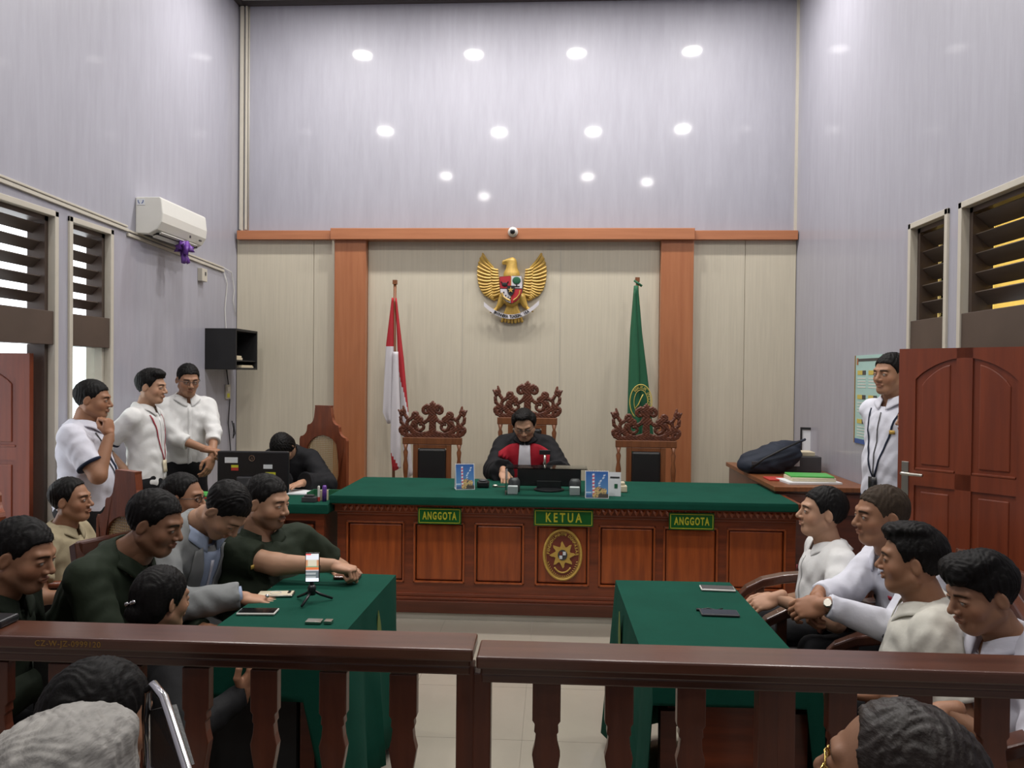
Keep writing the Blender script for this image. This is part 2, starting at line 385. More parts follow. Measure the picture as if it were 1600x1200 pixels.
# windows and doors in the side walls
def louvre_unit(n, side, y0, y1, z0, z1, glass, w):
    X = XL if side < 0 else XR; s = side
    fr = MB(); xa, xb = sorted((X + s * .035, X + s * .15))
    fr.box(xa, xb, y0, y0 + .035, z0, z1).box(xa, xb, y1 - .035, y1, z0, z1).box(xa, xb, y0, y1, z1 - .035, z1)
    f = struct(fr.build('window_%d' % n, 'board_brown'))
    pitch = .108; k = 0; z = z1 - .085; th = R(42)
    dx, dz = math.cos(th) * w / 2, math.sin(th) * w / 2
    while z > z0 + .01:
        cx = X + s * .092; m = MB()
        nx, nz = math.sin(th) * .004, math.cos(th) * .004
        # board tilted: room edge high, outer edge low
        pts = [(cx - s * dx - s * nx, z + dz - nz), (cx + s * dx - s * nx, z - dz - nz), (cx + s * dx + s * nx, z - dz + nz), (cx - s * dx + s * nx, z + dz + nz)]
        V = [(a, y0 + .036, b) for a, b in pts] + [(a, y1 - .036, b) for a, b in pts]
        m.add(V, [(0, 1, 2, 3), (7, 6, 5, 4), (0, 4, 5, 1), (1, 5, 6, 2), (2, 6, 7, 3), (3, 7, 4, 0)]).build('slat', 'slat_brown', f)
        z -= pitch; k += 1
    xg = X + s * .15
    if glass == 'amber_glass': MB().box(min(xg, xg + s * .004), max(xg, xg + s * .004), y0 + .035, y1 - .035, z0, z1 - .035).build('pane', glass, f)
    return f
n = 0
for side in (-1, 1):
    d0, d1, w0, w1 = OPEN[side]; X = XL if side < 0 else XR; s = side; g = 'window_glass' if side < 0 else 'amber_glass'
    for (y0, y1, zb0) in ((w0, w1, .55), (d0, d1, 0)):
        n += 1; f = louvre_unit(n, side, y0, y1, 2.07, 2.67, g, .078 if side < 0 else .104)
        xa, xb = sorted((X - s * .004, X + s * .12))
        MB().box(xa, xb, y0 + .004, y1 - .004, 1.86, 2.07).build('transom_board', 'board_brown', f, bevel=.003)
        # painted architrave on the wall face and reveal
        a = MB(); xa, xb = sorted((X - s * .014, X + s * .035)); t = .03
        a.box(xa, xb, y0 - t, y0 + .006, zb0, 2.67 + t).box(xa, xb, y1 - .006, y1 + t, zb0, 2.67 + t).box(xa, xb, y0 - t, y1 + t, 2.664, 2.67 + t)
        a.build('architrave', 'cream_paint', f, bevel=.003)
        xa, xb = sorted((X + s * .035, X + s * .15))
        j = MB().box(xa, xb, y0, y0 + .035, zb0, 1.86).box(xa, xb, y1 - .035, y1, zb0, 1.86)
        if zb0: j.box(xa, xb, y0, y1, zb0, zb0 + .05)
        j.build('window_jamb' if zb0 else 'door_jamb', 'board_brown' if side > 0 else 'cream_paint' if zb0 else 'board_brown', f)
        if zb0:
            xg = X + s * .09; MB().box(min(xg, xg + .004), max(xg, xg + .004), y0 + .035, y1 - .035, zb0 + .05, 1.86).build('pane', g, f)
def door_leaf(name, w, h, loc, rz):
    """local: hinge at origin, leaf along +x, thickness along y"""
    t = .036; r = struct(MB().box(0, w, .010, t - .010, 0, h).build(name, 'door_wood')); r.location = loc; r.rotation_euler = (0, 0, R(rz))
    st = .085; mu = .075; za, zb_, zc = .16, 1.14, 1.22; zt = h - .16; cx = w / 2
    fr = MB()
    for y0, y1 in ((0, .012), (t - .012, t)):
        fr.box(0, st, y0, y1, 0, h).box(w - st, w, y0, y1, 0, h).box(cx - mu / 2, cx + mu / 2, y0, y1, 0, h)
        fr.box(st, w - st, y0, y1, 0, za).box(st, w - st, y0, y1, zb_, zc)
        arc = [(st, h)] + [(st + (w - 2 * st) * k / 16, zt + .11 * max(0, math.sin(math.pi * k / 16)) ** .8) for k in range(17)] + [(w - st, h)]
        for k in range(1, len(arc) - 2):
            fr.prism([(arc[k][0], arc[k][1]), (arc[k + 1][0], arc[k + 1][1]), (arc[k + 1][0], h), (arc[k][0], h)], y0, y1)
    fr.build('door_frame', 'door_wood', r)
    for x0, x1, k0, k1 in ((st, cx - mu / 2, 0, 8), (cx + mu / 2, w - st, 8, 16)):
        i = .03
        for (a, b, arched) in ((za, zb_, 0), (zc, zt, 1)):
            if arched:
                top = [(x0 + i + (x1 - x0 - 2 * i) * k / 8, zt - i + .11 * max(0, math.sin(math.pi * ((x0 + (x1 - x0) * k / 8 - st) / (w - 2 * st)))) ** .8) for k in range(8, -1, -1)]
                poly = [(x0 + i, a + i), (x1 - i, a + i)] + top
            else: poly = [(x0 + i, a + i), (x1 - i, a + i), (x1 - i, b - i), (x0 + i, b - i)]
            MB().prism(poly, .004, t - .004).build('door_panel', 'door_wood', r, bevel=.006)
            MB().box(x0 + .004, x1 - .004, -.002, t + .002, a + .001, a + .012).build('bead', 'door_wood', r, bevel=.002)
    hd = MB().box(w - .058, w - .022, -.006, t + .006, .08 + .98, 1.26)
    hd.tube([(w - .04, -.05, 1.20), (w - .04, t + .05, 1.20)], .008, 8).tube([(w - .04, -.05, 1.20), (w - .15, -.05, 1.20)], .009, 8).tube([(w - .04, t + .05, 1.20), (w - .15, t + .05, 1.20)], .009, 8)
    hd.build('door_handle', 'steel', r, bevel=.002)
    MB().box(w - .002, w + .003, .008, t - .008, .9, 1.15).box(w - .002, w + .05, .012, t - .012, .76, .775).build('latch', 'steel', r)
    return r
# right leaf swung into the room, left leaf swung outwards
ph = Vector(P(1408, 700, 4.22)) - Vector((XR - .01, 3.74, 0))
door_leaf('door_1', Vector((ph.x, ph.y)).length, 1.855, (XR - .01, 3.74, 0.002), math.degrees(math.atan2(ph.y, ph.x)))
door_leaf('door_2', .80, 1.80, (XL - .075, 4.60, 0.002), 180)
# street side: pale yellow neighbour wall beyond the right windows, paving on both sides
mat('outer_yellow', (.80, .68, .38), .8, var=.1); struct(MB().box(4.3, 4.4, 1, 8, 0, 5).build('wall_outside_right', 'outer_yellow'))
struct(MB().box(XR + WT, 4.3, 1, 8, -.1, -.01).build('floor_outside_right', 'riser'))
struct(MB().box(-6, XL - WT, 1, 8, -.1, -.01).build('floor_outside_left', 'riser'))
struct(MB().box(-5.2, XL - WT, 2.6, 2.75, 0, 3.0).build('wall_added_shade', 'lavender_wall')); struct(MB().box(-5.2, XL - WT, 2.6, 5.0, 2.85, 3.0).build('ceiling_added_shade', 'ceiling_white'))  # unseen wall and roof, added to keep daylight off the left door leaf
# cable trunking along the left wall with its wires
zt0, zt1 = P(0, 297, 4.25).z, P(340, 424, 7.1).z
tk = MB()
def tz(y): return zt0 + (zt1 - zt0) * (y - 4.25) / 2.85
def skew(y0, y1, z, hh, x0, x1):
    V = [(x, y, z + tz(y) + dz) for y in (y0, y1) for x in (x0, x1) for dz in (0, hh)]
    return V, [(0, 1, 3, 2), (4, 6, 7, 5), (0, 2, 6, 4), (1, 5, 7, 3), (0, 4, 5, 1), (2, 3, 7, 6)]
tk.add(*skew(YF, 5.5, .03, .022, XL, XL + .018)); tk.add(*skew(YF, 5.5, .062, .014, XL, XL + .014))
tk.add(*skew(5.5, 7.15, .0, .022, XL, XL + .018)); tk.add(*skew(5.5, 7.15, .035, .014, XL, XL + .014))
struct(tk.build('trim_12', 'cream_paint', bevel=.002))
wires = MB()
wires.tube([(XL + .012, 7.15, tz(7.15)), (XL + .014, 7.22, tz(7.15) - .1), (XL + .01, 7.18, 2.3), (XL + .014, 7.2, 2.1), (XL + .012, 7.18, 2.03)], .004, 6)
wires.tube([(XL + .012, 7.15, tz(7.15) + .04), (XL + .02, 7.3, tz(7.15) + .02), (XL + .016, 7.38, 2.5), (XL + .012, 7.36, 2.4), (XL + .016, 7.42, 2.25)], .004, 6)
tag(wires.build('wall_cable', 'white_plastic', smooth=True), 'thin white cables hanging from the trunking near the left back corner', 'cable')
w2 = MB().tube([(XL + .012, 7.22, 1.72), (XL + .012, 7.3, 1.45), (XL + .014, 7.26, 1.2), (XL + .02, 7.3, .95), (XL + .014, 7.33, .6), (XL + .012, 7.3, .1)], .005, 6)
w2.tube([(XL + .02, 7.33, 1.22), (XL + .05, 7.30, 1.15), (XL + .02, 7.36, 1.05), (XL + .05, 7.33, 1.1), (XL + .03, 7.35, 1.2)], .006, 6)
tag(w2.build('power_cord', 'black_plastic', smooth=True), 'black power cord hanging in the corner below the wall cabinet', 'cord')
# ceiling downlights (above the frame, seen mirrored in the glossy wall)
dl = None
for i, (x, y, s) in enumerate(LAMPS):
    lab = 'round white ceiling downlight, %s of the %s row from the back wall' % (['leftmost', 'second from left', 'third from left', 'rightmost'][i % 4], ['first', 'second', 'third'][i // 4])
    if dl is None:
        dl = thing('ceiling_light', lab, 'light', (x, y, CEIL), 0, 'ceiling downlights')
        MB().lathe([(.085, -.004), (.115, -.004), (.115, 0), (.085, 0)], 24).lathe([(.10, -.02), (.10, -.001)], 24).build('rim', 'white_plastic', dl)
    else: place_copy(dl, (x, y, CEIL), 0, lab)
# ================================================================ FURNITURE
# ---- judges' bench
YFn = 5.30
bx0, bx1 = P(527, 860, YFn).x, P(1243, 860, YFn).x
bench = thing('judges_bench', 'long red-brown panelled judges bench with a green cloth top across the back of the room', 'bench', ((bx0 + bx1) / 2, YFn, .045))
bo = Vector(bench.location); Lx = lambda x: x - bo.x; Ly = lambda y: y - bo.y; Lz = lambda z: z - bo.z
zt = .79
MB().box(Lx(bx0), Lx(bx1), .03, .80, 0, Lz(zt)).build('carcass', 'red_wood_h', bench)
MB().box(Lx(bx0) - .01, Lx(bx1) + .01, -.05, .03, 0, .085).build('plinth', 'red_wood_dark', bench, bevel=.006)
MB().box(Lx(bx0) - .005, Lx(bx1) + .005, -.03, .03, .085, .105).box(Lx(bx0), Lx(bx1), -.012, .03, .105, .13).build('plinth_moulding', 'red_wood_h', bench, bevel=.005)
pcols = [(541, 632), (646, 726), (741, 819), (836, 921), (935, 1024), (1036, 1122), (1135, 1228)]
pz0, pz1 = Lz(P(800, 914, YFn).z), Lz(P(800, 818, YFn).z)
fr = MB(); ex = [Lx(bx0)]
for a, b in pcols: ex += [Lx(P(a, 860, YFn).x), Lx(P(b, 860, YFn).x)]
ex.append(Lx(bx1))
for k in range(0, len(ex), 2): fr.box(ex[k], ex[k + 1], 0, .03, .13, Lz(zt))
for k in range(1, len(ex) - 1, 2): fr.box(ex[k], ex[k + 1], 0, .03, .13, pz0).box(ex[k], ex[k + 1], 0, .03, pz1, Lz(zt))
fr.build('frame', 'red_wood_h', bench)
for k in range(1, len(ex) - 1, 2):
    a, b = ex[k], ex[k + 1]; t = .014
    MB().box(a, a + t, -.008, .028, pz0, pz1).box(b - t, b, -.008, .028, pz0, pz1).box(a, b, -.008, .028, pz1 - t, pz1).box(a, b, -.008, .028, pz0, pz0 + t).build('panel_moulding', 'red_wood', bench, bevel=.004)
    i = .020
    MB().box(a + i, b - i, .004, .03, pz0 + i, pz1 - i).build('panel', 'red_wood', bench, bevel=.01)
MB().box(Lx(bx0) - .015, Lx(bx1) + .015, -.028, .03, Lz(zt) - .055, Lz(zt)).box(Lx(bx0), Lx(bx1), -.014, .03, Lz(zt) - .075, Lz(zt) - .055).build('frieze', 'red_wood_h', bench, bevel=.004)
lm = None; x = Lx(P(540, 800, YFn).x)
while x < Lx(P(1235, 800, YFn).x):
    if lm is None:
        o = MB().add([(-.016, 0, .022), (.016, 0, .022), (.018, 0, .005), (0, 0, -.022), (-.018, 0, .005), (0, -.014, .008)], [(0, 5, 1), (1, 5, 2), (2, 5, 3), (3, 5, 4), (4, 5, 0), (0, 1, 2, 3, 4)]).build('carved_leaf', 'red_wood', bench); lm = o.data
    else: o = link('carved_leaf', lm, bench)
    o.location = (x, -.028, Lz(zt) - .028); x += .043
def cloth_box(name, x0, x1, y0, y1, z, drop, wav=.006, parent=None, mat_='green_cloth', sides='fblr', T=None, fl=.0, seg=.05, hemz=None, drops=None):
    """tablecloth: flat top plus folded skirts"""
    rnd = random.Random(hash(name) % 99 + 3)
    m = MB(); r = .008
    V = []; per = []
    def edge(ax, ay, bx_, by, nx, ny, side):
        L = math.hypot(bx_ - ax, by - ay); n = max(2, int(L / seg))
        for i in range(n): per.append((ax + (bx_ - ax) * i / n, ay + (by - ay) * i / n, nx, ny, side))
    edge(x0, y0, x1, y0, 0, -1, 'f'); edge(x1, y0, x1, y1, 1, 0, 'r'); edge(x1, y1, x0, y1, 0, 1, 'b'); edge(x0, y1, x0, y0, -1, 0, 'l')
    n = len(per); rows = 7; dd = drops or {}
    for j in range(rows):
        for i, (x, y, nx, ny, sd) in enumerate(per):
            D = dd.get(sd, drop)
            corner = min(abs(x - x0) + abs(y - y0), abs(x - x1) + abs(y - y0), abs(x - x1) + abs(y - y1), abs(x - x0) + abs(y - y1))
            t = j / (rows - 1)
            amp = wav * t * D / .1 * .35 if D > .2 else 0
            off = .004 + (amp * (1 + math.sin(i * 1.7 + 2 * math.sin(i * .6))) + fl * t) if j else 0
            if j == 0: m.v.append((x, y, z))
            else: m.v.append((x + nx * off, y + ny * off, z - .006 - (D - .006) * t ** 1))
    m.f += [(j * n + i, j * n + (i + 1) % n, (j + 1) * n + (i + 1) % n, (j + 1) * n + i) for j in range(rows - 1) for i in range(n)]
    m.f.append(tuple(range(n))); m.m += [0] * len(m.f)
    o = m.build(name, mat_, parent, solid=.003); smooth_by_angle(o, 35); return o
cb = cloth_box('cloth', Lx(P(515, 780, 5.2).x), Lx(P(1247, 788, 5.2).x), -.09, .87, Lz(.853), .052, parent=bench)
MB().box(Lx(bx0) - .02, Lx(bx1) + .02, -.07, .85, Lz(zt), Lz(.849)).build('worktop', 'red_wood_h', bench)
ZD = .856                                     # bench cloth surface
# ---- signs and plaque on the bench
def sign(word, a, b, y0, y1, Y, label, size, sp=1.15, sx=.68):
    A, B = P(a, y1, Y), P(b, y0, Y); w, h = B.x - A.x, B.z - A.z
    t = thing('name_sign', label, 'sign', ((A.x + B.x) / 2, Y, (A.z + B.z) / 2))
    MB().box(-w / 2, w / 2, -.008, 0, -h / 2, h / 2).build('sign_board', 'sign_green', t, bevel=.002)
    e = .008; f = .004
    MB().box(-w / 2 + e, w / 2 - e, -.0105, -.008, h / 2 - e - f, h / 2 - e).box(-w / 2 + e, w / 2 - e, -.0105, -.008, -h / 2 + e, -h / 2 + e + f).box(-w / 2 + e, -w / 2 + e + f, -.0105, -.008, -h / 2 + e, h / 2 - e).box(w / 2 - e - f, w / 2 - e, -.0105, -.008, -h / 2 + e, h / 2 - e).build('sign_border', 'sign_yellow', t)
    lettering(word, size, 'sign_yellow', t, (0, -.009, -.001), sx=sx, space=sp, bold=.0022)
    return t
sign('ANGGOTA', 653, 721, 794, 818, 5.262, 'green ANGGOTA sign with yellow letters on the left part of the bench', .072, 1.25, .56)
sign('KETUA', 834, 927, 797, 821, 5.262, 'green KETUA sign with yellow letters on the middle of the bench', .088, 1.5)
sign('ANGGOTA', 1045, 1116, 802, 827, 5.262, 'green ANGGOTA sign with yellow letters on the right part of the bench', .072, 1.25, .56)
c = P(879, 867, 5.29); pl = thing('court_plaque', 'oval gold rimmed court emblem plaque below the KETUA sign on the bench', 'plaque', (c.x, 5.306, c.z))
rx, rz = .134, .178
MB().prism([(rx * math.cos(a * math.pi / 30), rz * math.sin(a * math.pi / 30)) for a in range(60)], -.012, -.001).build('plaque_field', 'plaque_brown', pl)
m = MB(); m.tube([((rx - .006) * math.cos(a * math.pi / 30), -.013, (rz - .006) * math.sin(a * math.pi / 30)) for a in range(61)], .009, 8, caps=False); m.build('plaque_rim', 'gold', pl, smooth=True)
m = MB(); m.tube([((rx - .019) * math.cos(a * math.pi / 30), -.013, (rz - .019) * math.sin(a * math.pi / 30)) for a in range(61)], .002, 6, caps=False); m.build('inner_ring', 'gold', pl, smooth=True)
sun = []
for k in range(8):
    a = R(90 + 45 * k)
    for da, r in ((-24, .052), (-12, .062), (2, .090), (9, .078), (12, .062)): sun.append((r * math.cos(a + R(da)), r * math.sin(a + R(da)) * 1.05))
MB().prism(sun, -.020, -.012).build('sun_emblem', 'gold', pl)
MB().prism([(.033 * math.cos(a * math.pi / 12), .036 * math.sin(a * math.pi / 12)) for a in range(24)], -.024, -.020).build('shield_disc', 'dark_grey', pl)
m = MB(); m.box(-.022, -.002, -.027, -.024, 0, .024).build('shield_quarter', 'plaque_brown', pl)
m = MB(); m.box(.002, .022, -.027, -.024, 0, .024).box(-.022, -.002, -.027, -.024, -.026, -.003).build('shield_quarter', 'paper', pl)
arc_text('PENGADILAN', .026, rx - .036, rz - .036, 176, 112, 'gold', pl, (0, -.014, 0), bold=.0009)
arc_text('NEGERI', .026, rx - .036, rz - .036, 101, 76, 'gold', pl, (0, -.014, 0), bold=.0009)
arc_text('DENPASAR', .026, rx - .036, rz - .036, 62, 2, 'gold', pl, (0, -.014, 0), bold=.0009)
MB().tube([((rx - .055) * math.cos(R(a)), -.014, (rz - .055) * math.sin(R(a))) for a in range(225, 316, 6)], .006, 6).build('scroll_band', 'gold', pl, smooth=True)
m = MB()
for a in range(200, 341, 7): m.tube([((rx - .034) * math.cos(R(a)), -.014, (rz - .034) * math.sin(R(a))), ((rx - .024) * math.cos(R(a + 2.5)), -.014, (rz - .024) * math.sin(R(a + 2.5)))], .0025, 5)
m.build('scroll_border', 'gold', pl)
# ---- clerk's desk on the left
cx0, cx1 = P(300, 800, 5.2).x, P(511, 800, 5.2).x
ck = thing('clerk_desk', 'smaller green clothed clerk desk left of the judges bench', 'desk', ((cx0 + cx1) / 2, 5.2, 0)); hw = (cx1 - cx0) / 2
MB().box(-hw + .02, hw - .02, .04, .60, .045, .74).build('carcass', 'red_wood_dark', ck)
m = MB(); m.box(-hw + .02, hw - .02, 0, .04, 0, .12).box(-hw + .02, hw - .02, 0, .04, .68, .76)
for k in range(4): x = -hw + .02 + (2 * hw - .04 - .06) * k / 3; m.box(x, x + .06, 0, .04, .12, .68)
m.build('frame', 'red_wood_h', ck)
for k in range(3):
    a = -hw + .08 + (2 * hw - .10) * k / 3; b = a + (2 * hw - .10) / 3 - .06
    MB().box(a + .02, b - .02, .012, .045, .15, .65).build('panel', 'red_wood', ck, bevel=.01)
cloth_box('cloth', -hw - .01, hw + .01, -.04, .63, .795, .06, parent=ck)
MB().box(-hw, hw, -.03, .62, .74, .791).build('worktop', 'red_wood_h', ck)
ZC = .798
sign('PANITERA', 352, 432, 811, 833, 5.197, 'green PANITERA sign on the front of the clerk desk, partly hidden', .068, 1.2)
# ---- two long green tables in front
def long_table(xa, xb, ya, yb, label, front_drop, rz=0, pm='red_wood_dark'):
    t = thing('long_table', label, 'table', ((xa + xb) / 2, (ya + yb) / 2, 0), rz); w, d = (xb - xa) / 2, (yb - ya) / 2
    MB().box(-w, w, -d, d, .715, .742).build('tabletop', 'red_wood_h', t)
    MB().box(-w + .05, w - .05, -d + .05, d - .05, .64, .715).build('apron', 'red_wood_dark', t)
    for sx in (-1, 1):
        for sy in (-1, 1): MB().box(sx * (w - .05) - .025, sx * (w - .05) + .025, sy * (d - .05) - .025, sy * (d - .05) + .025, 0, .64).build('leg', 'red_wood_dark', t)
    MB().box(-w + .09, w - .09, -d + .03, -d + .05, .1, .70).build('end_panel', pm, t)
    cloth_box('cloth', -w - .006, w + .006, -d - .006, d + .006, .747, .69, parent=t, wav=.010, fl=.012, drops={'f': front_drop})
    return t
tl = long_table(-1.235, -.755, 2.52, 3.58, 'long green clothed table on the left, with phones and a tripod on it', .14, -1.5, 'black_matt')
tr = long_table(.315, .825, 2.42, 3.58, 'long green clothed table on the right, in front of the men in white', .07, 1, 'red_wood_h')
def leaf(parent, loc, rot, s):
    pts = []
    for k in range(13): t = k / 12; pts.append((.055 * math.sin(math.pi * t ** .8), (t - .5) * .32))
    for k in range(11, 0, -1): t = k / 12; pts.append((-.055 * math.sin(math.pi * t ** .8), (t - .5) * .32))
    o = MB().prism(pts, -.0015, .0015, 'xz').build('leaf_print', 'leaf_print', parent); o.location = loc; o.rotation_euler = rot; o.scale = (s, 1, s); return o
leaf(tl, (.262, .17, .60), (R(0), R(-8), R(90)), .62); leaf(tr, (-.283, .20, .62), (0, R(8), R(90)), .62)
# ---- wooden railing in front
YR = 2.08; RZ = .972
prof = [(.038, .88), (.038, .765), (.031, .755), (.033, .735), (.028, .730), (.031, .70), (.038, .672), (.034, .645), (.026, .60), (.024, .50), (.026, .40), (.034, .355), (.038, .328), (.031, .30), (.028, .27), (.033, .265), (.031, .245), (.038, .235), (.038, .10)]
def railing(label, x0, x1, zt, bal, posts, endpost):
    t = thing('wooden_railing', label, 'railing', (x0, YR, 0))
    MB().box(0, x1 - x0, -.068, .068, zt - .034, zt).build('top_rail', 'rail_wood', t, bevel=.006)
    MB().box(.01, x1 - x0 - .01, -.038, .038, zt - .06, zt - .034).box(.01, x1 - x0 - .01, -.028, .028, zt - .085, zt - .06).build('rail_moulding', 'rail_wood', t, bevel=.005)
    MB().box(.0, x1 - x0, -.025, .025, .04, .10).build('bottom_rail', 'rail_wood', t, bevel=.004)
    for p in bal:
        x = p - x0; poly = [(r, z) for r, z in prof] + [(-r, z) for r, z in reversed(prof)]
        poly = [(a, min(b, zt - .08) if b > .8 else b) for a, b in poly]
        o = MB().prism(poly, -.017, .017).build('baluster', 'baluster_wood', t, bevel=.003); o.location = (x, 0, 0)
    for p, w in posts: MB().box(p - x0 - w / 2, p - x0 + w / 2, -.026, .026, 0, zt - .06).build('post', 'baluster_wood', t, bevel=.004)
    return t
px2x = lambda p: P(p, 1100, YR).x
xm = P(742, 1000, YR - .06).x
LB = [px2x(p) for p in (101, 205, 309, 415, 522, 631)]; pit = (LB[-1] - LB[0]) / 5
railing('left section of the dark wooden courtroom railing, its end near the middle', XL + .02, xm - .004, RZ, [LB[0] - pit * k for k in range(1, 7)] + LB, [(px2x(728), .048)], 0)
RB = [px2x(p) for p in (854, 967, 1079)]; RC = [px2x(p) for p in (1313, 1430, 1550)]
railing('right section of the dark wooden courtroom railing, slightly lower than the left', xm + .004, XR - .02, RZ - .018, RB + RC + [RC[-1] + .2, RC[-1] + .4], [(px2x(754), .048), (px2x(1197), .052), (px2x(1224), .05)], 0)
rt = [o for o in bpy.data.objects if o.name.startswith('wooden_railing')][0]
lettering('CZ-W-JZ-0999120', .022, 'gold_dark', rt, (P(105, 998, YR - .07).x - rt.location.x, -.0685, RZ - .017), depth=.0006, space=1.1)
# ---- carved judge chairs (scroll crest made as a pierced relief)
def crest_mesh():
    S = SDF((-.315, -.035, -.03), (.315, .035, .36), .0042)
    def st(pts, r, r2=None, y=0):
        n = len(pts) - 1
        for i in range(n):
            ra = r + ((r2 or r) - r) * i / n; rb = r + ((r2 or r) - r) * (i + 1) / n
            for s in (-1, 1): S.cap((s * pts[i][0], y, pts[i][1]), (s * pts[i + 1][0], y, pts[i + 1][1]), ra, rb, k=.004)
    def spiral(cx, cz, r0, a0, turns, r, dirn=1, r1=.006):
        pts = []
        for i in range(int(22 * turns)):
            t = i / (22 * turns); a = R(a0) + dirn * 2 * math.pi * turns * t; q = r0 * (1 - .75 * t); pts.append((cx + q * math.cos(a), cz + q * math.sin(a)))
        st(pts, r, r1)
    for s in (-1, 1): pass
    st([(0, 0), (.12, 0), (.24, .005), (.27, .02)], .014)                 # foot rail
    st([(0, .0), (0, .20)], .028, .022)                                 # middle stem
    st([(.0, .05), (.03, .03), (.10, .012), (.16, .03), (.19, .075), (.17, .12), (.12, .135), (.07, .12), (.04, .14), (.02, .18)], .013, .012)
    spiral(.105, .085, .052, 90, 1.15, .012, -1)                        # big lower scroll
    spiral(.055, .225, .042, 200, 1.3, .014, -1, .008)                  # top volute
    st([(.0, .20), (.03, .26), (.05, .27)], .016, .010)
    st([(0, .255), (0, .30)], .022, .006); st([(0, .27), (.018, .285)], .012, .006)   # finial
    spiral(.15, .185, .030, 250, 1.2, .011, 1, .007)
    st([(.10, .15), (.13, .17), (.17, .165), (.21, .14), (.23, .16), (.25, .19)], .013, .010)
    st([(.17, .03), (.21, .06), (.23, .10), (.22, .14)], .013, .010)
    spiral(.262, .055, .030, 270, 1.2, .011, 1, .007)
    st([(.225, .02), (.25, .09), (.28, .12), (.285, .16)], .011, .010)
    spiral(.262, .205, .024, 300, 1.1, .010, 1, .006)
    st([(.255, .225), (.262, .258)], .009, .004); st([(.285, .20), (.302, .225)], .008, .004)
    S.f = S.f - .0055; S.f = np.maximum(S.f, (np.abs(S.grid()[1]) - .014))                 # flat board thickness
    X, Y, Z = S.grid(); S.f = (S.f + .0018 * np.sin(X * 190 + 8 * np.sin(Z * 60)) * np.sin(Z * 170)).astype(np.float32)
    return S.mesh()
CRV, CRF = crest_mesh(); crest_data = None
def judge_chair(label, loc, rz, lift):
    global crest_data
    t = thing('carved_chair', label, 'chair', loc, rz, 'carved high backed judge chairs')
    zr = 1.03 + lift
    if crest_data is None: o = np_mesh('carved_crest', CRV, CRF, 'carved_wood', t); crest_data = o.data
    else: o = link('carved_crest', crest_data, t)
    o.location = (0, 0, zr + .075)
    MB().box(-.265, .265, -.018, .018, zr, zr + .062).build('top_rail', 'chair_wood', t, bevel=.005)
    pr = [(.020, .45), (.020, .62), (.024, .66), (.012, .70), (.021, .78), (.024, .84), (.014, .90 + lift), (.022, .96 + lift), (.012, .985 + lift), (.022, zr)]
    for s in (-1, 1): MB().lathe(pr, 12, (s * .238, 0, 0)).build('back_post', 'chair_wood', t, smooth=True)
    m = MB(); m.box(-.17, -.125, -.016, .016, .46, zr).box(.125, .17, -.016, .016, .46, zr).box(-.125, .125, -.016, .016, zr - .035, zr).box(-.238, .238, -.02, .02, .46, .51)
    m.build('back_frame', 'chair_wood', t, bevel=.004)
    MB().cbox((0, -.008, (.51 + zr - .035) / 2), (.25, .05, zr - .035 - .51)).build('back_cushion', 'black_leather', t, bevel=.018)
    MB().box(-.26, .26, -.50, .02, .40, .46).build('seat_frame', 'chair_wood', t, bevel=.006)
    MB().box(-.235, .235, -.485, -.03, .455, .51).build('seat_cushion', 'black_leather', t, bevel=.02)
    for sx in (-1, 1):
        for y in (-.46, -.02): MB().lathe([(.018, 0), (.024, .05), (.016, .12), (.026, .25), (.018, .33), (.024, .40)], 10, (sx * .23, y, 0)).build('leg', 'chair_wood', t, smooth=True)
        MB().tube([(sx * .25, 0, .70), (sx * .265, -.2, .715), (sx * .26, -.38, .70), (sx * .255, -.42, .67), (sx * .25, -.42, .46)], .018, 8).build('armrest', 'chair_wood', t, smooth=True)
    return t
for (px, lab, lift, Y) in ((676, 'empty carved judge chair with black leather back beside the red and white flag', 0, 6.75), (824, 'taller carved wooden judge chair behind the seated judge in red', .185, 6.78), (1010, 'empty carved judge chair with black leather back in front of the green flag', 0, 6.75)):
    judge_chair(lab, (P(px, 640, Y).x, Y, .045), 0, lift)
# ---- chairs with stepped rattan back (front = local -y)
def poly_ring(m, outer, inner, y0, y1):
    n = len(outer)
    V = [(a, y, b) for y in (y0, y1) for ring in (outer, inner) for a, b in ring]
    F = []
    for k in range(n):
        k2 = (k + 1) % n
        F += [(k, k2, n + k2, n + k), (2 * n + k, 3 * n + k, 3 * n + k2, 2 * n + k2), (k, 2 * n + k, 2 * n + k2, k2), (n + k, n + k2, 3 * n + k2, 3 * n + k)]
    m.add(V, F)
def half_outline():
    o = [(.0, .42)] + [(.235, .42), (.235, 1.10), (.225, 1.125)]
    for k in range(6): a = R(90 * k / 5); o.append((.215 - .055 * math.sin(a), 1.125 + .045 * (1 - math.cos(a)) + .02 * k / 5))
    o += [(.158, 1.21), (.15, 1.225)]
    for k in range(6): a = R(90 * k / 5); o.append((.145 - .06 * math.sin(a), 1.225 + .09 * (1 - math.cos(a))))
    o += [(.078, 1.37), (.08, 1.385), (0, 1.385)]
    return o
HO = half_outline(); OUT = HO + [(-a, b) for a, b in reversed(HO[1:-1])]
HI = [(0, .50)] + [(.16, .50), (.16, 1.00)] + [(.16 * math.cos(R(90 * k / 16)), 1.0 + .14 * math.sin(R(90 * k / 16))) for k in range(1, 17)]
while len(HI) < len(HO): HI.insert(2, (.16, .50 + .5 * (len(HO) - len(HI)) / (len(HO) - len(HI) + 1)))
HI = HI[:len(HO)]; 
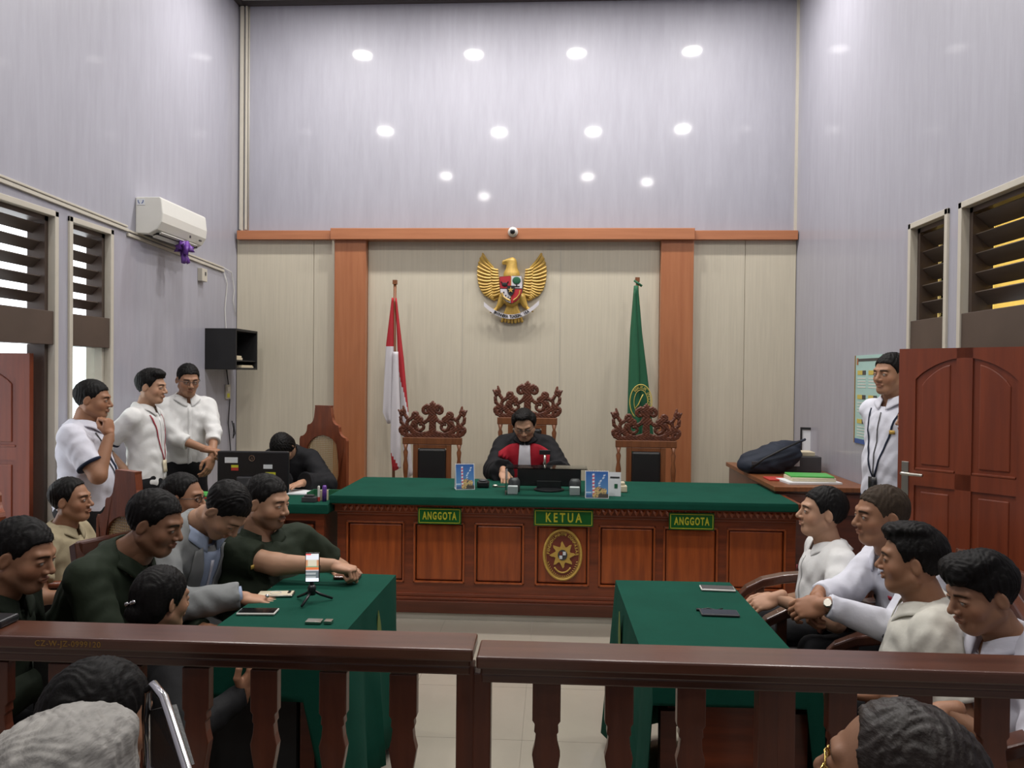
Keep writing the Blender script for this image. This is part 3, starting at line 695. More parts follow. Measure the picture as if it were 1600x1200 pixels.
def resample(poly, n):
    P_ = [np.array(p) for p in poly]; L = [0]
    for a, b in zip(P_, P_[1:]): L.append(L[-1] + np.linalg.norm(b - a))
    out = []
    for i in range(n):
        t = L[-1] * i / (n - 1); k = min(np.searchsorted(L, t, 'right') - 1, len(P_) - 2); f = (t - L[k]) / max(L[k + 1] - L[k], 1e-9); out.append(tuple(P_[k] + (P_[k + 1] - P_[k]) * f))
    return out
HI = resample([(0, .50), (.16, .50), (.16, 1.00)] + [(.16 * math.cos(R(90 * k / 10)), 1.0 + .14 * math.sin(R(90 * k / 10))) for k in range(1, 11)], len(HO))
INN = HI + [(-a, b) for a, b in reversed(HI[1:-1])]
def rattan_chair(label, loc, rz):
    t = thing('rattan_back_chair', label, 'chair', loc, rz, 'stepped back rattan chairs')
    m = MB(); poly_ring(m, OUT, INN, .20, .235); m.build('back_frame', 'pew_wood', t)
    c = MB()
    for i in range(21): x = -.16 + .32 * (i + .5) / 21; h = 1.0 + .14 * math.sqrt(max(0, 1 - (x / .16) ** 2)); c.box(x - .0028, x + .0028, .214, .218, .5, h)
    z = .51
    while z < 1.13:
        w = .16 if z < 1 else .16 * math.sqrt(max(0, 1 - ((z - 1) / .14) ** 2)); c.box(-w, w, .217, .221, z - .0028, z + .0028); z += .0155
    c.build('cane_weave', 'cane', t)
    MB().box(-.23, .23, -.24, .22, .38, .44).build('seat', 'pew_wood', t, bevel=.01)
    for sx in (-1, 1):
        MB().box(sx * .21 - .02, sx * .21 + .02, -.22, -.18, 0, .38).build('leg', 'pew_wood', t, bevel=.004)
        MB().box(sx * .21 - .02, sx * .21 + .02, .19, .23, 0, .42).build('leg', 'pew_wood', t, bevel=.004)
        MB().tube([(sx * .22, .2, .70), (sx * .26, .05, .69), (sx * .27, -.12, .66), (sx * .25, -.22, .62), (sx * .24, -.22, .44)], [.02, .022, .024, .022, .018], 8).build('armrest', 'pew_wood', t, smooth=True)
    return t
cc = rattan_chair('brown stepped back rattan chair behind the clerk, left of the orange pillar', (P(486, 700, 6.15).x, 6.05, .045), -20)
for px, Y, sz, rz, lab in ((58, 3.95, .885, 140, 'brown stepped back wooden chair of the man in beige at the far left'),
                       (264, 3.74, .885, 152, 'brown stepped back wooden chair of the man with black glasses, behind the others'),
                       (108, 2.86, .70, 128, 'low brown wooden chair back between the two leftmost men in green')):
    o = place_copy(cc, (P(px, 900, Y).x, Y, 0), rz, lab); o.scale = (1, 1, sz)
# ---- curved arm wooden chairs (front = local -y)
def arm_chair(label, loc, rz):
    t = thing('wooden_armchair', label, 'chair', loc, rz, 'wooden armchairs with curved arms')
    MB().box(-.24, .24, -.25, .22, .40, .44).build('seat_frame', 'rail_wood', t, bevel=.008)
    MB().box(-.22, .22, -.23, .19, .44, .475).build('seat_cushion', 'black_leather', t, bevel=.015)
    for sx in (-1, 1):
        MB().prism([(-.235, 0), (-.195, 0), (-.19, .665), (-.235, .655)], sx * .25 - .02, sx * .25 + .02, 'yz').build('front_post', 'rail_wood', t, bevel=.004)
        MB().prism([(.20, 0), (.24, 0), (.26, .5), (.34, .92), (.30, .94), (.215, .5)], sx * .23 - .02, sx * .23 + .02, 'yz').build('back_post', 'rail_wood', t, bevel=.004)
        pts = [(.27, .66), (.15, .685), (.02, .69), (-.10, .675), (-.20, .65), (-.28, .605), (-.315, .565)]
        V = []; F = []
        for i, (y, z) in enumerate(pts):
            w = .028 + .008 * math.sin(math.pi * i / 6); h = .022
            V += [(sx * .255 - w, y, z - h), (sx * .255 + w, y, z - h), (sx * .255 + w, y, z + h), (sx * .255 - w, y, z + h)]
        for i in range(6): F += [(i * 4 + k, i * 4 + (k + 1) % 4, i * 4 + 4 + (k + 1) % 4, i * 4 + 4 + k) for k in range(4)]
        F += [(0, 3, 2, 1), (24, 25, 26, 27)]
        MB().add(V, F).build('armrest', 'rail_wood', t, bevel=.008)
    MB().box(-.23, .23, .29, .33, .84, .94).build('crest_rail', 'rail_wood', t, bevel=.01)
    MB().box(-.21, .21, .235, .265, .52, .56).build('back_rail', 'rail_wood', t, bevel=.006)
    for k in range(5):
        x = -.16 + .08 * k; MB().prism([(.235, .55), (.255, .55), (.325, .86), (.305, .86)], x - .014, x + .014, 'yz').build('back_slat', 'rail_wood', t)
    return t
# ================================================================ THINGS ON WALLS AND TABLES
# ---- air conditioner
ax = XL; t = thing('air_conditioner', 'white split air conditioner unit high on the left wall', 'air conditioner', (XL, P(222, 340, 5.8).y, P(222, 368, 5.8).z))
acY0 = 5.62; t.location = (XL, acY0, 2.735); acl = .74
prof_ac = [(0, 0), (.10, -.005), (.17, .03), (.205, .085), (.212, .15), (.20, .262), (.185, .272), (0, .272)]
MB().prism([(a, b) for a, b in prof_ac], 0, acl, 'xz').build('housing', 'white_plastic', t, bevel=.008)
MB().box(.03, .155, .06, acl - .06, -.004, .012).build('air_slot', 'black_matt', t)
MB().prism([(.105, -.022), (.175, .012), (.172, .019), (.102, -.012)], .06, acl - .10, 'xz').build('air_flap', 'white_plastic', t)
MB().cbox((.208, acl - .12, .05), (.012, .03, .012)).cbox((.211, acl - .30, .05), (.008, .012, .02)).build('indicator', 'dark_grey', t)
MB().box(.012, .075, -.0035, 0, .21, .255).build('brand_sticker', 'paper', t)
m = MB()
for s in (-1, 1): m.tube([(.0435 + s * .008, -.005, .222), (.0435 + s * .018, -.005, .232), (.0435 + s * .020, -.005, .246)], .0028, 5)
m.build('sticker_mark', 'blue_tag', t)
m = MB(); rnd = random.Random(2)
for k in range(6):
    a = k * 1.05; m.tube([(0, 0, 0), (.05 * math.cos(a), .045 * math.sin(a), .03 * math.sin(a * 2)), (.02 * math.cos(a + .9), .03 * math.sin(a + .9), .05), (0, 0, .0)], [.006, .020, .016, .006], 6)
m.tube([(0, 0, .0), (.01, -.02, -.05), (.0, -.01, -.08)], [.01, .02, .014], 6).tube([(0, 0, .0), (.0, .03, -.05), (.01, .04, -.075)], [.01, .02, .012], 6)
o = m.build('ribbon_bow', 'purple', smooth=True); o.location = (XL + .20, P(288, 394, 6.1).y, 0); o.location = (P(288, 392, 6.02).x, 6.02, P(288, 392, 6.02).z); o.scale = (1.25, 1.25, 1.25)
tag(o, 'purple ribbon bow hanging from the air conditioner flap', 'ribbon')
# ---- junction box, socket, switches
jb = thing('junction_box', 'small cream junction box on the trunking below the air conditioner', 'box', (XL, 6.68, 2.50))
MB().box(0, .045, -.05, .05, 0, .115).build('box_body', 'cream_paint', jb, bevel=.004); MB().cbox((.047, .01, .07), (.004, .02, .03)).build('socket_hole', 'dark_grey', jb)
c = P(359, 612, 7.3); sk = thing('wall_socket', 'pale yellow wall switch plate below the black wall cabinet', 'switch', (XL, c.y - .05, c.z))
MB().box(0, .02, -.05, .05, -.07, .07).build('plate', 'cream_paint', sk, bevel=.004); MB().box(.02, .024, -.03, .03, .005, .05).build('rocker', 'white_plastic', sk); MB().box(.02, .023, -.035, .02, -.055, -.015).build('note_sticker', 'sign_yellow', sk)
# ---- black wall cabinet in the left back corner
A, B = P(327, 577, 6.78), P(369, 513, 6.78)
wc = thing('wall_cabinet', 'black open wall cabinet in the left back corner', 'cabinet', (XL, 6.78, A.z)); w = B.x - XL; h = B.z - A.z; d = .5
MB().box(0, w, 0, .02, 0, h).build('side_panel', 'black_matt', wc, bevel=.004); MB().box(0, w, d - .02, d, 0, h).build('side_panel', 'black_matt', wc)
MB().box(0, .015, .02, d - .02, 0, h).build('back_panel', 'black_matt', wc); MB().box(0, w, .02, d - .02, h - .02, h).build('top_panel', 'black_matt', wc)
MB().box(0, w, .02, d - .02, 0, .018).build('bottom_panel', 'black_matt', wc); MB().box(.015, w - .01, .02, d - .02, .075, .087).build('shelf', 'black_matt', wc)
o = MB().box(-.05, .05, -.07, .07, 0, .022).box(-.045, .045, -.065, .06, .022, .04).build('small_box', 'paper_warm', bevel=.003); o.location = (XL + w - .08, 6.93, A.z + .0875); tag(o, 'small tan box on the middle shelf of the black wall cabinet', 'box')
o = MB().box(-.06, .06, -.14, .14, 0, .014).box(-.055, .055, -.12, .13, .014, .024).build('paper_stack', 'paper_warm'); o.location = (XL + w - .075, 7.08, A.z + .0185); tag(o, 'papers lying in the bottom of the black wall cabinet', 'papers')
# ---- camera on the beam
c = P(801, 361, 7.26); cc2 = thing('security_camera', 'small white dome security camera on the orange beam above the emblem', 'camera', (c.x, 7.33, c.z))
MB().lathe([(.045, 0), (.048, .02), (.03, .03)], 20, T=Matrix.Rotation(R(90), 4, 'X')).build('mount', 'white_plastic', cc2, smooth=True)
MB().sphere((0, -.05, 0), .042).build('dome', 'white_plastic', cc2, smooth=True); MB().sphere((0, -.068, -.004), .029).build('lens', 'glossy_screen', cc2, smooth=True)
# ---- wall emblem: gold eagle with shield and banner
EC = P(798, 450, 7.43); SC = (P(853, 450, 7.43).x - P(745, 450, 7.43).x) / 108
eg = thing('eagle_emblem', 'golden eagle national emblem with shield and banner, high on the back wall', 'emblem', (EC.x, YC - .006, EC.z))
def E(px, py): return ((px - 798) * SC, -(py - 450) * SC)
# wing outline from pixel sketch in 1600x1200 frame (700+px/8, 360+py/8)
def Q(a, b): return E(700 + a / 8, 360 + b / 8)
wing = [(640, 590), (560, 470), (500, 430), (455, 350), (425, 285), (390, 360), (365, 450), (362, 560), (375, 660), (400, 740), (450, 810), (520, 850), (590, 868), (630, 850), (655, 760)]
def feather(a, b, c_, r0, r1, n=7):
    A_, B_, C_ = Vector(a), Vector(b), Vector(c_); pts = []; 
    for i in range(n): t = i / (n - 1); q = A_ * (1 - t) ** 2 + B_ * 2 * t * (1 - t) + C_ * t ** 2; pts.append((q.x, -.022 - .012 * math.sin(math.pi * t), q.y))
    return pts, [r0 + (r1 - r0) * (i / (n - 1)) for i in range(n)]
tips = [(425, 285), (395, 345), (375, 400), (364, 455), (360, 510), (362, 560), (367, 610), (378, 660), (392, 705), (412, 745), (440, 785), (475, 815), (515, 840), (555, 858), (590, 868)]
def mir(p): return (1590 - p[0], p[1])
for s in (0, 1):
    wg = MB(); ol = [Q(*(mir(p) if s else p)) for p in wing]
    wg.prism(ol, -.022, -.004)
    for i, tp in enumerate(tips):
        t = i / (len(tips) - 1); root = (560 + 70 * t, 470 + 330 * t); mid = (480 + 30 * t, root[1] * .45 + tp[1] * .55 + 40 * (1 - abs(2 * t - 1)) + 20)
        a, b, c_ = [Q(*(mir(p) if s else p)) for p in (root, mid, tp)]
        pts, rs = feather(a, b, c_, .014, .0095); wg.tube(pts, rs, 6)
    for i in range(10):
        t = i / 9; root = (620 + 30 * t, 500 + 290 * t); tp = (530 + 20 * t, 470 + 350 * t)
        a, b, c_ = [Q(*(mir(p) if s else p)) for p in (root, ((root[0] + tp[0]) / 2, (root[1] + tp[1]) / 2 + 15), tp)]
        pts, rs = feather(a, b, c_, .014, .010, 4); wg.tube([(p[0], p[1] - .012, p[2]) for p in pts], rs, 6)
    wg.build('wing', 'gold', eg, smooth=False)
body = SDF((-.32, -.12, -.5), (.32, .02, .42), .007)
def qc(p, r, q, r2, y=-.035, k=.01): a = Q(*p); b = Q(*q); body.cap((a[0], y, a[1]), (b[0], y, b[1]), r, r2, k)
qc((795, 480), .055, (795, 560), .075); qc((795, 560), .08, (795, 850), .085); qc((800, 400), .045, (795, 500), .055, -.05)
qc((790, 395), .038, (760, 392), .028, -.055); qc((740, 385), .020, (690, 395), .012, -.055); qc((700, 395), .012, (678, 420), .006, -.055)
body.cap((Q(720, 425)[0], -.055, Q(720, 425)[1]), (Q(690, 428)[0], -.055, Q(690, 428)[1]), .008, .006)
qc((690, 840), .045, (650, 930), .028); qc((650, 930), .022, (590, 1000), .016); qc((920, 840), .045, (960, 930), .028); qc((960, 930), .022, (1010, 990), .016)
for dx in (-40, 0, 40):
    qc((590, 1000), .014, (575 + dx, 1030), .008, -.06); qc((1010, 985), .014, (1025 + dx, 1015), .008, -.06)
for k in range(7):
    u = (k - 3) / 3; qc((805 + 30 * u, 900), .02, (805 + 125 * u, 1150 - 15 * abs(u)), .012 if k % 2 else .014, -.03, .002)
V, F = body.mesh(); np_mesh('eagle_body', V, F, 'gold', eg)
sh = [(648, 592), (790, 580), (925, 580), (935, 690), (930, 780), (900, 850), (860, 895), (803, 925), (745, 905), (690, 850), (660, 780), (652, 690)]
shp = [Q(*p) for p in sh]; cxs, czs = Q(793, 740)
MB().prism(shp, -.115, -.10).build('shield', 'black_matt', eg)
def clip_quarter(sx, sz):
    pts = []
    from itertools import chain
    poly = [(a - cxs, b - czs) for a, b in shp]
    for ax_, sg in ((0, sx), (1, sz)):
        out = []
        for i in range(len(poly)):
            p, q = poly[i - 1], poly[i]
            if (p[ax_] * sg >= 0) != (q[ax_] * sg >= 0):
                t = p[ax_] / (p[ax_] - q[ax_]); out.append((p[0] + (q[0] - p[0]) * t, p[1] + (q[1] - p[1]) * t))
            if q[ax_] * sg >= 0: out.append(q)
        poly = out
    mx = sum(a for a, b in poly) / len(poly); mz = sum(b for a, b in poly) / len(poly)
    return [(cxs + mx + (a - mx) * .94, czs + mz + (b - mz) * .94) for a, b in poly]
for sx, sz, m_ in ((-1, 1, 'flag_red'), (1, 1, 'flag_white'), (1, -1, 'flag_red'), (-1, -1, 'flag_white')): MB().prism(clip_quarter(sx, sz), -.120, -.115).build('shield_quarter', m_, eg)
o = MB().sphere((Q(862, 640)[0], -.122, Q(862, 640)[1]), (.040, .006, .036)).build('banyan_crown', 'flag_green', eg, smooth=True)
MB().box(Q(856, 0)[0], Q(870, 0)[0], -.126, -.118, Q(0, 715)[1], Q(0, 660)[1]).box(Q(835, 0)[0], Q(900, 0)[0], -.126, -.118, Q(0, 718)[1], Q(0, 708)[1]).build('banyan_trunk', 'black_matt', eg)
bh = Q(715, 690); MB().sphere((bh[0], -.122, bh[1]), (.028, .006, .020)).tube([(bh[0] - .02, -.122, bh[1] + .01), (bh[0] - .036, -.124, bh[1] + .03)], .005, 5).tube([(bh[0] + .02, -.122, bh[1] + .01), (bh[0] + .036, -.124, bh[1] + .03)], .005, 5).build('bull_head', 'black_matt', eg)
inner = [(745, 705), (840, 705), (838, 770), (820, 810), (795, 832), (765, 810), (748, 770)]
MB().prism([Q(*p) for p in inner], -.130, -.118).build('inner_shield', 'black_matt', eg)
st = Q(791, 758); MB().prism([(st[0] + (.030 if k % 2 == 0 else .012) * math.sin(math.pi * k / 5), st[1] + (.030 if k % 2 == 0 else .012) * math.cos(math.pi * k / 5)) for k in range(10)], -.136, -.130).build('star', 'gold', eg)
ch = [Q(*p) for p in ((905, 760), (898, 810), (870, 850), (825, 885))]; MB().tube([(a, -.124, b) for a, b in ch], .006, 6).build('chain', 'gold', eg)
pd = [Q(*p) for p in ((680, 790), (700, 840), (740, 870), (785, 890))]; MB().tube([(a, -.124, b) for a, b in pd], .009, 6).build('paddy', 'gold', eg)
pd = [Q(*p) for p in ((705, 785), (730, 825), (760, 845), (785, 862))]
m = MB(); [m.sphere((a, -.124, b), .007, 8, 6) for a, b in pd]; m.build('cotton', 'black_matt', eg)
def bq(t): return Vector(Q(455, 925)) * (1 - t) ** 2 + Vector(Q(800, 1250)) * 2 * t * (1 - t) + Vector(Q(1140, 905)) * t * t
bn = MB(); nb = 24
top = [bq(i / nb) for i in range(nb + 1)]
V = [(p.x, -.078 - .0 * i, p.y) for i, p in enumerate(top)] + [(p.x, -.078, p.y - .040 * SC / .00625 * .35 - .03) for p in top]
bw = .042
V = [(p.x, -.080, p.y + bw / 2) for p in top] + [(p.x, -.080, p.y - bw / 2) for p in top] + [(p.x, -.070, p.y + bw / 2) for p in top] + [(p.x, -.070, p.y - bw / 2) for p in top]
n1 = nb + 1; F = []
for i in range(nb): F += [(i, i + 1, n1 + i + 1, n1 + i), (2 * n1 + i, 3 * n1 + i, 3 * n1 + i + 1, 2 * n1 + i + 1), (i, 2 * n1 + i, 2 * n1 + i + 1, i + 1), (n1 + i, n1 + i + 1, 3 * n1 + i + 1, 3 * n1 + i)]
bn.add(V, F).build('banner', 'flag_white', eg)
lt = bpy.data.meshes.new('motto'); bm = bmesh.new(); word = 'BHINNEKA TUNGGAL IKA'
for i, chh in enumerate(word):
    if chh == ' ': continue
    t = .20 + .60 * i / (len(word) - 1); p = bq(t); q = bq(t + .01); a = math.atan2(q.y - p.y, q.x - p.x)
    lm_ = text_mesh(chh, .038, .001, .0014); lm_.transform(Matrix.Translation((p.x, -.082, p.y)) @ Matrix.Rotation(-a, 4, 'Y') @ UPR @ Matrix.Diagonal((.8, 1, 1, 1))); bm.from_mesh(lm_)
bm.to_mesh(lt); bm.free(); lt.materials.append(M_('black_matt')); link('motto', lt, eg)
# ---- flags
def flag(name, label, px, ytop, Y, zones, cloth_parts):
    x = P(px, 600, Y).x; t = thing(name, label, 'flag', (x, Y, .045))
    ztop = P(px, ytop, Y).z - .045
    MB().tube([(0, 0, .0), (0, 0, ztop)], .014, 10).build('flag_pole', 'chair_wood', t, smooth=True)
    MB().box(-.02, .02, -.02, .02, ztop - .02, ztop + .02).build('pole_cap', 'chair_wood', t)
    MB().lathe([(.16, 0), (.16, .05), (.10, .08), (.03, .10), (.03, .2)], 20).build('flag_stand', 'chair_wood', t, smooth=True)
    for nm, strip, matf in cloth_parts:
        # strip: list of (y_px, x0_px, x1_px); matf(u, y_px) -> material name ; depth folds
        mats = []; m = MB(); nu, nv = 14, 36; y0, y1 = strip[0][0], strip[-1][0]
        def at(v):
            y = y0 + (y1 - y0) * v
            for (ya, a0, a1), (yb, b0, b1) in zip(strip, strip[1:]):
                if y <= yb + 1e-6:
                    f = (y - ya) / max(yb - ya, 1e-6); return y, a0 + (b0 - a0) * f, a1 + (b1 - a1) * f
        for v in range(nv + 1):
            y, a, b = at(v / nv)
            for u in range(nu + 1):
                uu = u / nu; s_ = .5 - .5 * math.cos(math.pi * uu)
                q = P(a + (b - a) * s_, y, Y); dep = -.035 * math.sin(math.pi * uu) - .012 * math.sin(uu * 9 + v * .05) * (v / nv) + zones.get(nm, 0)
                m.v.append((q.x - x, -.02 + dep, q.z - .045 - (.012 * math.sin(uu * 5) if v == nv else 0)))
        for v in range(nv):
            for u in range(nu):
                m.f.append((v * (nu + 1) + u, v * (nu + 1) + u + 1, (v + 1) * (nu + 1) + u + 1, (v + 1) * (nu + 1) + u))
                mt = matf((u + .5) / nu, y0 + (y1 - y0) * (v + .5) / nv)
                if mt not in mats: mats.append(mt)
                m.m.append(mats.index(mt))
        m.build(nm, mats, t, smooth=True, solid=.003, fix=False)
    return t
flag('national_flag', 'red and white flag hanging on a pole left of the judge chairs', 616, 441, 7.18, {'flag_fold_right': .02, 'flag_fold_middle': -.03}, [
    ('flag_fold_left', [(466, 613, 616), (540, 604, 616), (600, 601, 616), (645, 599, 616), (660, 606, 616)], lambda u, y: 'flag_red' if y < 540 + 2 * u else 'flag_white'),
    ('flag_fold_right', [(466, 618, 620), (560, 622, 631), (640, 626, 638), (700, 630, 642), (744, 634, 645)], lambda u, y: 'flag_red' if y < 560 + 90 * u else 'flag_white'),
    ('flag_fold_middle', [(550, 616, 624), (640, 613, 627), (700, 612, 628), (732, 615, 628)], lambda u, y: 'flag_white' if y < 700 + 40 * u else 'flag_red')])
gf = flag('green_flag', 'green court flag with gold emblem hanging on a pole at the right orange pillar', 994, 437, 7.18, {'flag_fold_front': -.03}, [
    ('flag_fold_back', [(447, 990, 997), (520, 984, 1003), (600, 981, 1013), (690, 979, 1022), (722, 978, 1024)], lambda u, y: 'yellow_thread' if (u > .86 and y < 480) else 'flag_green'),
    ('flag_fold_front', [(455, 990, 992), (560, 984, 998), (640, 981, 1000), (715, 980, 1000)], lambda u, y: 'flag_green')])
MB().tube([(-.03, -.01, P(994, 441, 7.18).z - .03), (.04, -.02, P(994, 445, 7.18).z - .06)], .012, 6).build('tie_cord', 'flag_green', gf, smooth=True)
gc = P(1001, 628, 7.1); gl = (gc.x - gf.location.x, -.095, gc.z - .045)
m = MB(); m.tube([(.10 * math.cos(R(a)), 0, .16 * math.sin(R(a))) for a in range(-60, 250, 10)], .005, 6); m.tube([(.062 * math.cos(R(a)), 0, .11 * math.sin(R(a))) for a in range(-50, 250, 12)], .003, 6)
m.tube([(-.05, 0, -.06), (-.02, 0, -.02), (.0, 0, .03), (.02, 0, .07)], .005, 6); m.build('flag_emblem', 'yellow_thread', gf, loc=gl, smooth=True)
arc_text('REPUBLIK INDONESIA', .040, .078, .135, 130, -45, 'yellow_thread', gf, gl, depth=.001)
# ---- things on the judges' bench
def calendar(px0, px1, py0, py1, Y, rz, label):
    A, B = P(px0, py1, Y), P(px1, py0, Y); w = B.x - A.x; h = .185
    t = thing('desk_calendar', label, 'calendar', ((A.x + B.x) / 2, Y, ZD), rz, 'desk calendars'); d = .05
    n, k = 22, 30; V = []; col = []
    MB().add([(-w / 2, -d, 0), (w / 2, -d, 0), (w / 2, 0, h), (-w / 2, 0, h), (-w / 2, -d + .002, 0), (w / 2, -d + .002, 0), (w / 2, .002, h), (-w / 2, .002, h)], [(0, 1, 2, 3), (7, 6, 5, 4), (0, 4, 5, 1), (2, 6, 7, 3), (0, 3, 7, 4), (1, 5, 6, 2)]).add([(-w / 2, d, 0), (w / 2, d, 0), (w / 2, .001, h), (-w / 2, .001, h)], [(0, 1, 2, 3), (3, 2, 1, 0)]).box(-w / 2, w / 2, -d, d, 0, .003).build('stand', 'paper', t)
    rnd = random.Random(5)
    F = []
    for j in range(k + 1):
        for i in range(n + 1):
            u, v = i / n, j / k; V.append((-w / 2 + .004 + (w - .008) * u, -d - .0016 + d * (.03 + .94 * v), h * (.03 + .94 * v)))
            c = [.01 + .08 * (1 - v), .09 + .16 * (1 - v), .34 + .1 * (1 - v)]
            if v < .12: c = [.04, .10, .25]
            if .3 < u < .95 and v < .42 - .25 * abs(u - .55): c = [.45 + rnd.random() * .25, .32 + rnd.random() * .15, .15] if rnd.random() < .6 else [.10, .08, .06]
            if u > .55 and v < .16: c = [.05, .04, .03]
            if abs(u - .33) < .05 and .15 < v < .92: c = [.55, .05, .08] if j % 4 < 2 else [.7, .7, .75]
            if abs(u - .72 - .12 * math.sin(v * 9)) < .03 and .45 < v < .9 and j % 3: c = [.6, .7, .8]
            if u < .25 and .17 < v < .21: c = [.6, .7, .8]
            col.append(c)
    for j in range(k):
        for i in range(n): a = j * (n + 1) + i; F.append((a, a + 1, a + n + 2, a + n + 1))
    np_mesh('picture', V, F, 'attr_plain', t, col)
    m = MB()
    for i in range(12): x = -w / 2 + .01 + (w - .02) * i / 11; m.tube([(x, -.006, h - .006), (x, -.004, h + .006), (x, .006, h + .004), (x, .006, h - .008)], .0014, 5)
    m.build('wire_binding', 'chrome', t); return t
calendar(711, 741, 716, 764, 5.62, 14, 'blue desk calendar standing to the left of the computer screen on the bench')
calendar(914, 951, 729, 780, 5.33, 0, 'blue desk calendar standing to the right of the computer screen on the bench')
c = P(960, 757, 5.42); bk = thing('booklet', 'white leaflet with a small green crest standing behind the right desk calendar', 'leaflet', (c.x, 5.42, ZD), -4)
MB().add([(-.045, -.02, 0), (.045, -.02, 0), (.045, .0, .165), (-.045, .0, .165), (-.045, .02, 0), (.045, .02, 0)], [(0, 1, 2, 3), (3, 2, 5, 4)]).build('cover', 'paper', bk, solid=.001)
MB().box(.0, .022, -.0165, -.0105, .055, .085).build('crest', 'flag_green', bk); MB().box(-.03, .035, -.0085, -.004, .125, .135).build('title_bar', 'dark_grey', bk)
c = P(972, 760, 5.6); o = MB().box(-.035, .035, -.03, .03, 0, .05).box(-.03, .02, -.02, .02, .05, .075).build('tissue_pack', 'paper_warm', bevel=.008); o.location = (c.x, 5.6, ZD); tag(o, 'small orange and white packet behind the leaflet on the bench', 'packet')
# monitor lying low with acrylic stand
A, B = P(808, 770, 5.62), P(908, 732, 5.62); mo = thing('computer_screen', 'black computer screen seen from behind in front of the judge', 'monitor', ((A.x + B.x) / 2, 5.62, ZD)); w = (B.x - A.x) / 2
MB().box(-w, w, .0, .03, .028, .162).build('screen_housing', 'black_plastic', mo, bevel=.008); MB().box(-w + .01, w - .01, .03, .033, .036, .155).build('screen_glass', 'glossy_screen', mo)
MB().box(-.09, .09, -.012, .0, .01, .07).build('screen_neck', 'black_plastic', mo, bevel=.004); MB().lathe([(.11, 0), (.11, .012), (.05, .02)], 24).build('screen_foot', 'black_plastic', mo, bevel=.002)
A, B = P(789, 778, 5.36), P(918, 733, 5.36); ac = thing('acrylic_stand', 'clear acrylic box around the computer screen on the bench', 'stand', ((A.x + B.x) / 2, 5.36, ZD)); w = (B.x - A.x) / 2; h = .185
MB().box(-w, w, 0, .005, 0, h).build('front_sheet', 'acrylic', ac); MB().box(-w, w, 0, .22, h, h + .005).build('top_sheet', 'acrylic', ac)
for s in (-1, 1): MB().box(s * w - (.005 if s > 0 else 0), s * w + (.005 if s < 0 else 0), .005, .22, 0, h).build('side_sheet', 'acrylic', ac)
for s, x in ((-1, P(801, 760, 5.42).x), (1, P(898, 760, 5.42).x)):
    o = MB().box(-.035, .035, -.03, .03, 0, .055).build('white_box', 'paper', bevel=.004); o.location = (x, 5.43, ZD); tag(o, 'small white box standing at the %s of the computer screen' % ('left foot' if s < 0 else 'right foot'), 'box')
    g = MB().lathe([(.04, 0), (.044, .02), (.042, .08), (.028, .10)], 16).build('speaker', 'dark_grey', smooth=True); g.location = (x + .005, 5.52, ZD); tag(g, 'round grey desktop speaker standing at the %s of the computer screen' % ('left' if s < 0 else 'right'), 'speaker')
c = P(851, 715, 5.75); g = thing('desk_microphone', 'small phone holder on a thin stand rising behind the computer screen', 'stand', (c.x, 5.85, ZD))
MB().lathe([(.04, 0), (.04, .01), (.008, .02), (.008, .15), (.014, .17), (.008, .19), (.012, .235)], 14).build('stand_stem', 'steel', g, smooth=True); MB().cbox((0, 0, .255), (.085, .02, .035)).build('phone_clamp', 'black_plastic', g, bevel=.004)
c = P(755, 752, 5.7); g = thing('black_device', 'small black round device between the left calendar and the judge hand', 'device', (c.x, 5.7, ZD))
MB().box(-.045, .045, -.035, .035, 0, .05).build('device_body', 'black_plastic', g, bevel=.012); MB().lathe([(.034, .05), (.034, .056), (.028, .06)], 18).build('device_cap', 'dark_grey', g)
c = P(782, 757, 5.85); g = MB().box(-.05, .05, -.01, .01, 0, .008).sphere((-.03, 0, .01), (.022, .014, .012)).build('spectacle_case', 'steel', smooth=False); g.location = (c.x + .0, 5.72, ZD); tag(g, 'small silver object lying beside the judge hand on the bench', 'object')
o = MB().box(-.12, .12, -.10, .10, 0, .004).build('paper_sheet', 'paper'); o.location = (P(868, 740, 6.02).x, 6.0, ZD); tag(o, 'white sheets of paper lying behind the computer screen before the judge', 'papers')
# ---- things on the clerk's desk
A, B = P(340, 772, 5.42), P(450, 706, 5.42); mo = thing('desktop_monitor', 'large black monitor back with small stickers on the clerk desk', 'monitor', ((A.x + B.x) / 2, 5.42, ZC), 3); w = (B.x - A.x) / 2; h0 = A.z - ZC; h1 = B.z - ZC
h0 = .03
MB().box(-w, w, .0, .035, h0, h1).build('screen_housing', 'black_plastic', mo, bevel=.010); MB().box(-w + .012, w - .012, .035, .038, h0 + .012, h1 - .012).build('screen_glass', 'glossy_screen', mo)
MB().box(-.11, .10, -.03, .0, h0 + .0, h0 + .12).build('screen_hump', 'dark_grey', mo, bevel=.01); MB().box(-.1, .1, -.08, .09, 0, .012).box(-.03, .03, -.03, .0, 0, .1).build('screen_foot', 'black_plastic', mo, bevel=.004)
MB().box(-w * .78, -w * .42, -.0025, 0, h1 - .085, h1 - .045).build('sticker', 'paper', mo); MB().box(-w * .60, -w * .40, -.0025, 0, h1 - .14, h1 - .10).build('sticker', 'folder_red', mo)
MB().box(-w * .60, -w * .40, -.003, -.001, h1 - .118, h1 - .10).build('sticker', 'sign_yellow', mo)
MB().box(w * .30, w * .55, -.0025, 0, h1 - .125, h1 - .095).build('sticker', 'paper', mo); MB().box(w * .36, w * .64, -.0025, 0, h1 - .17, h1 - .15).build('sticker', 'sign_yellow', mo)
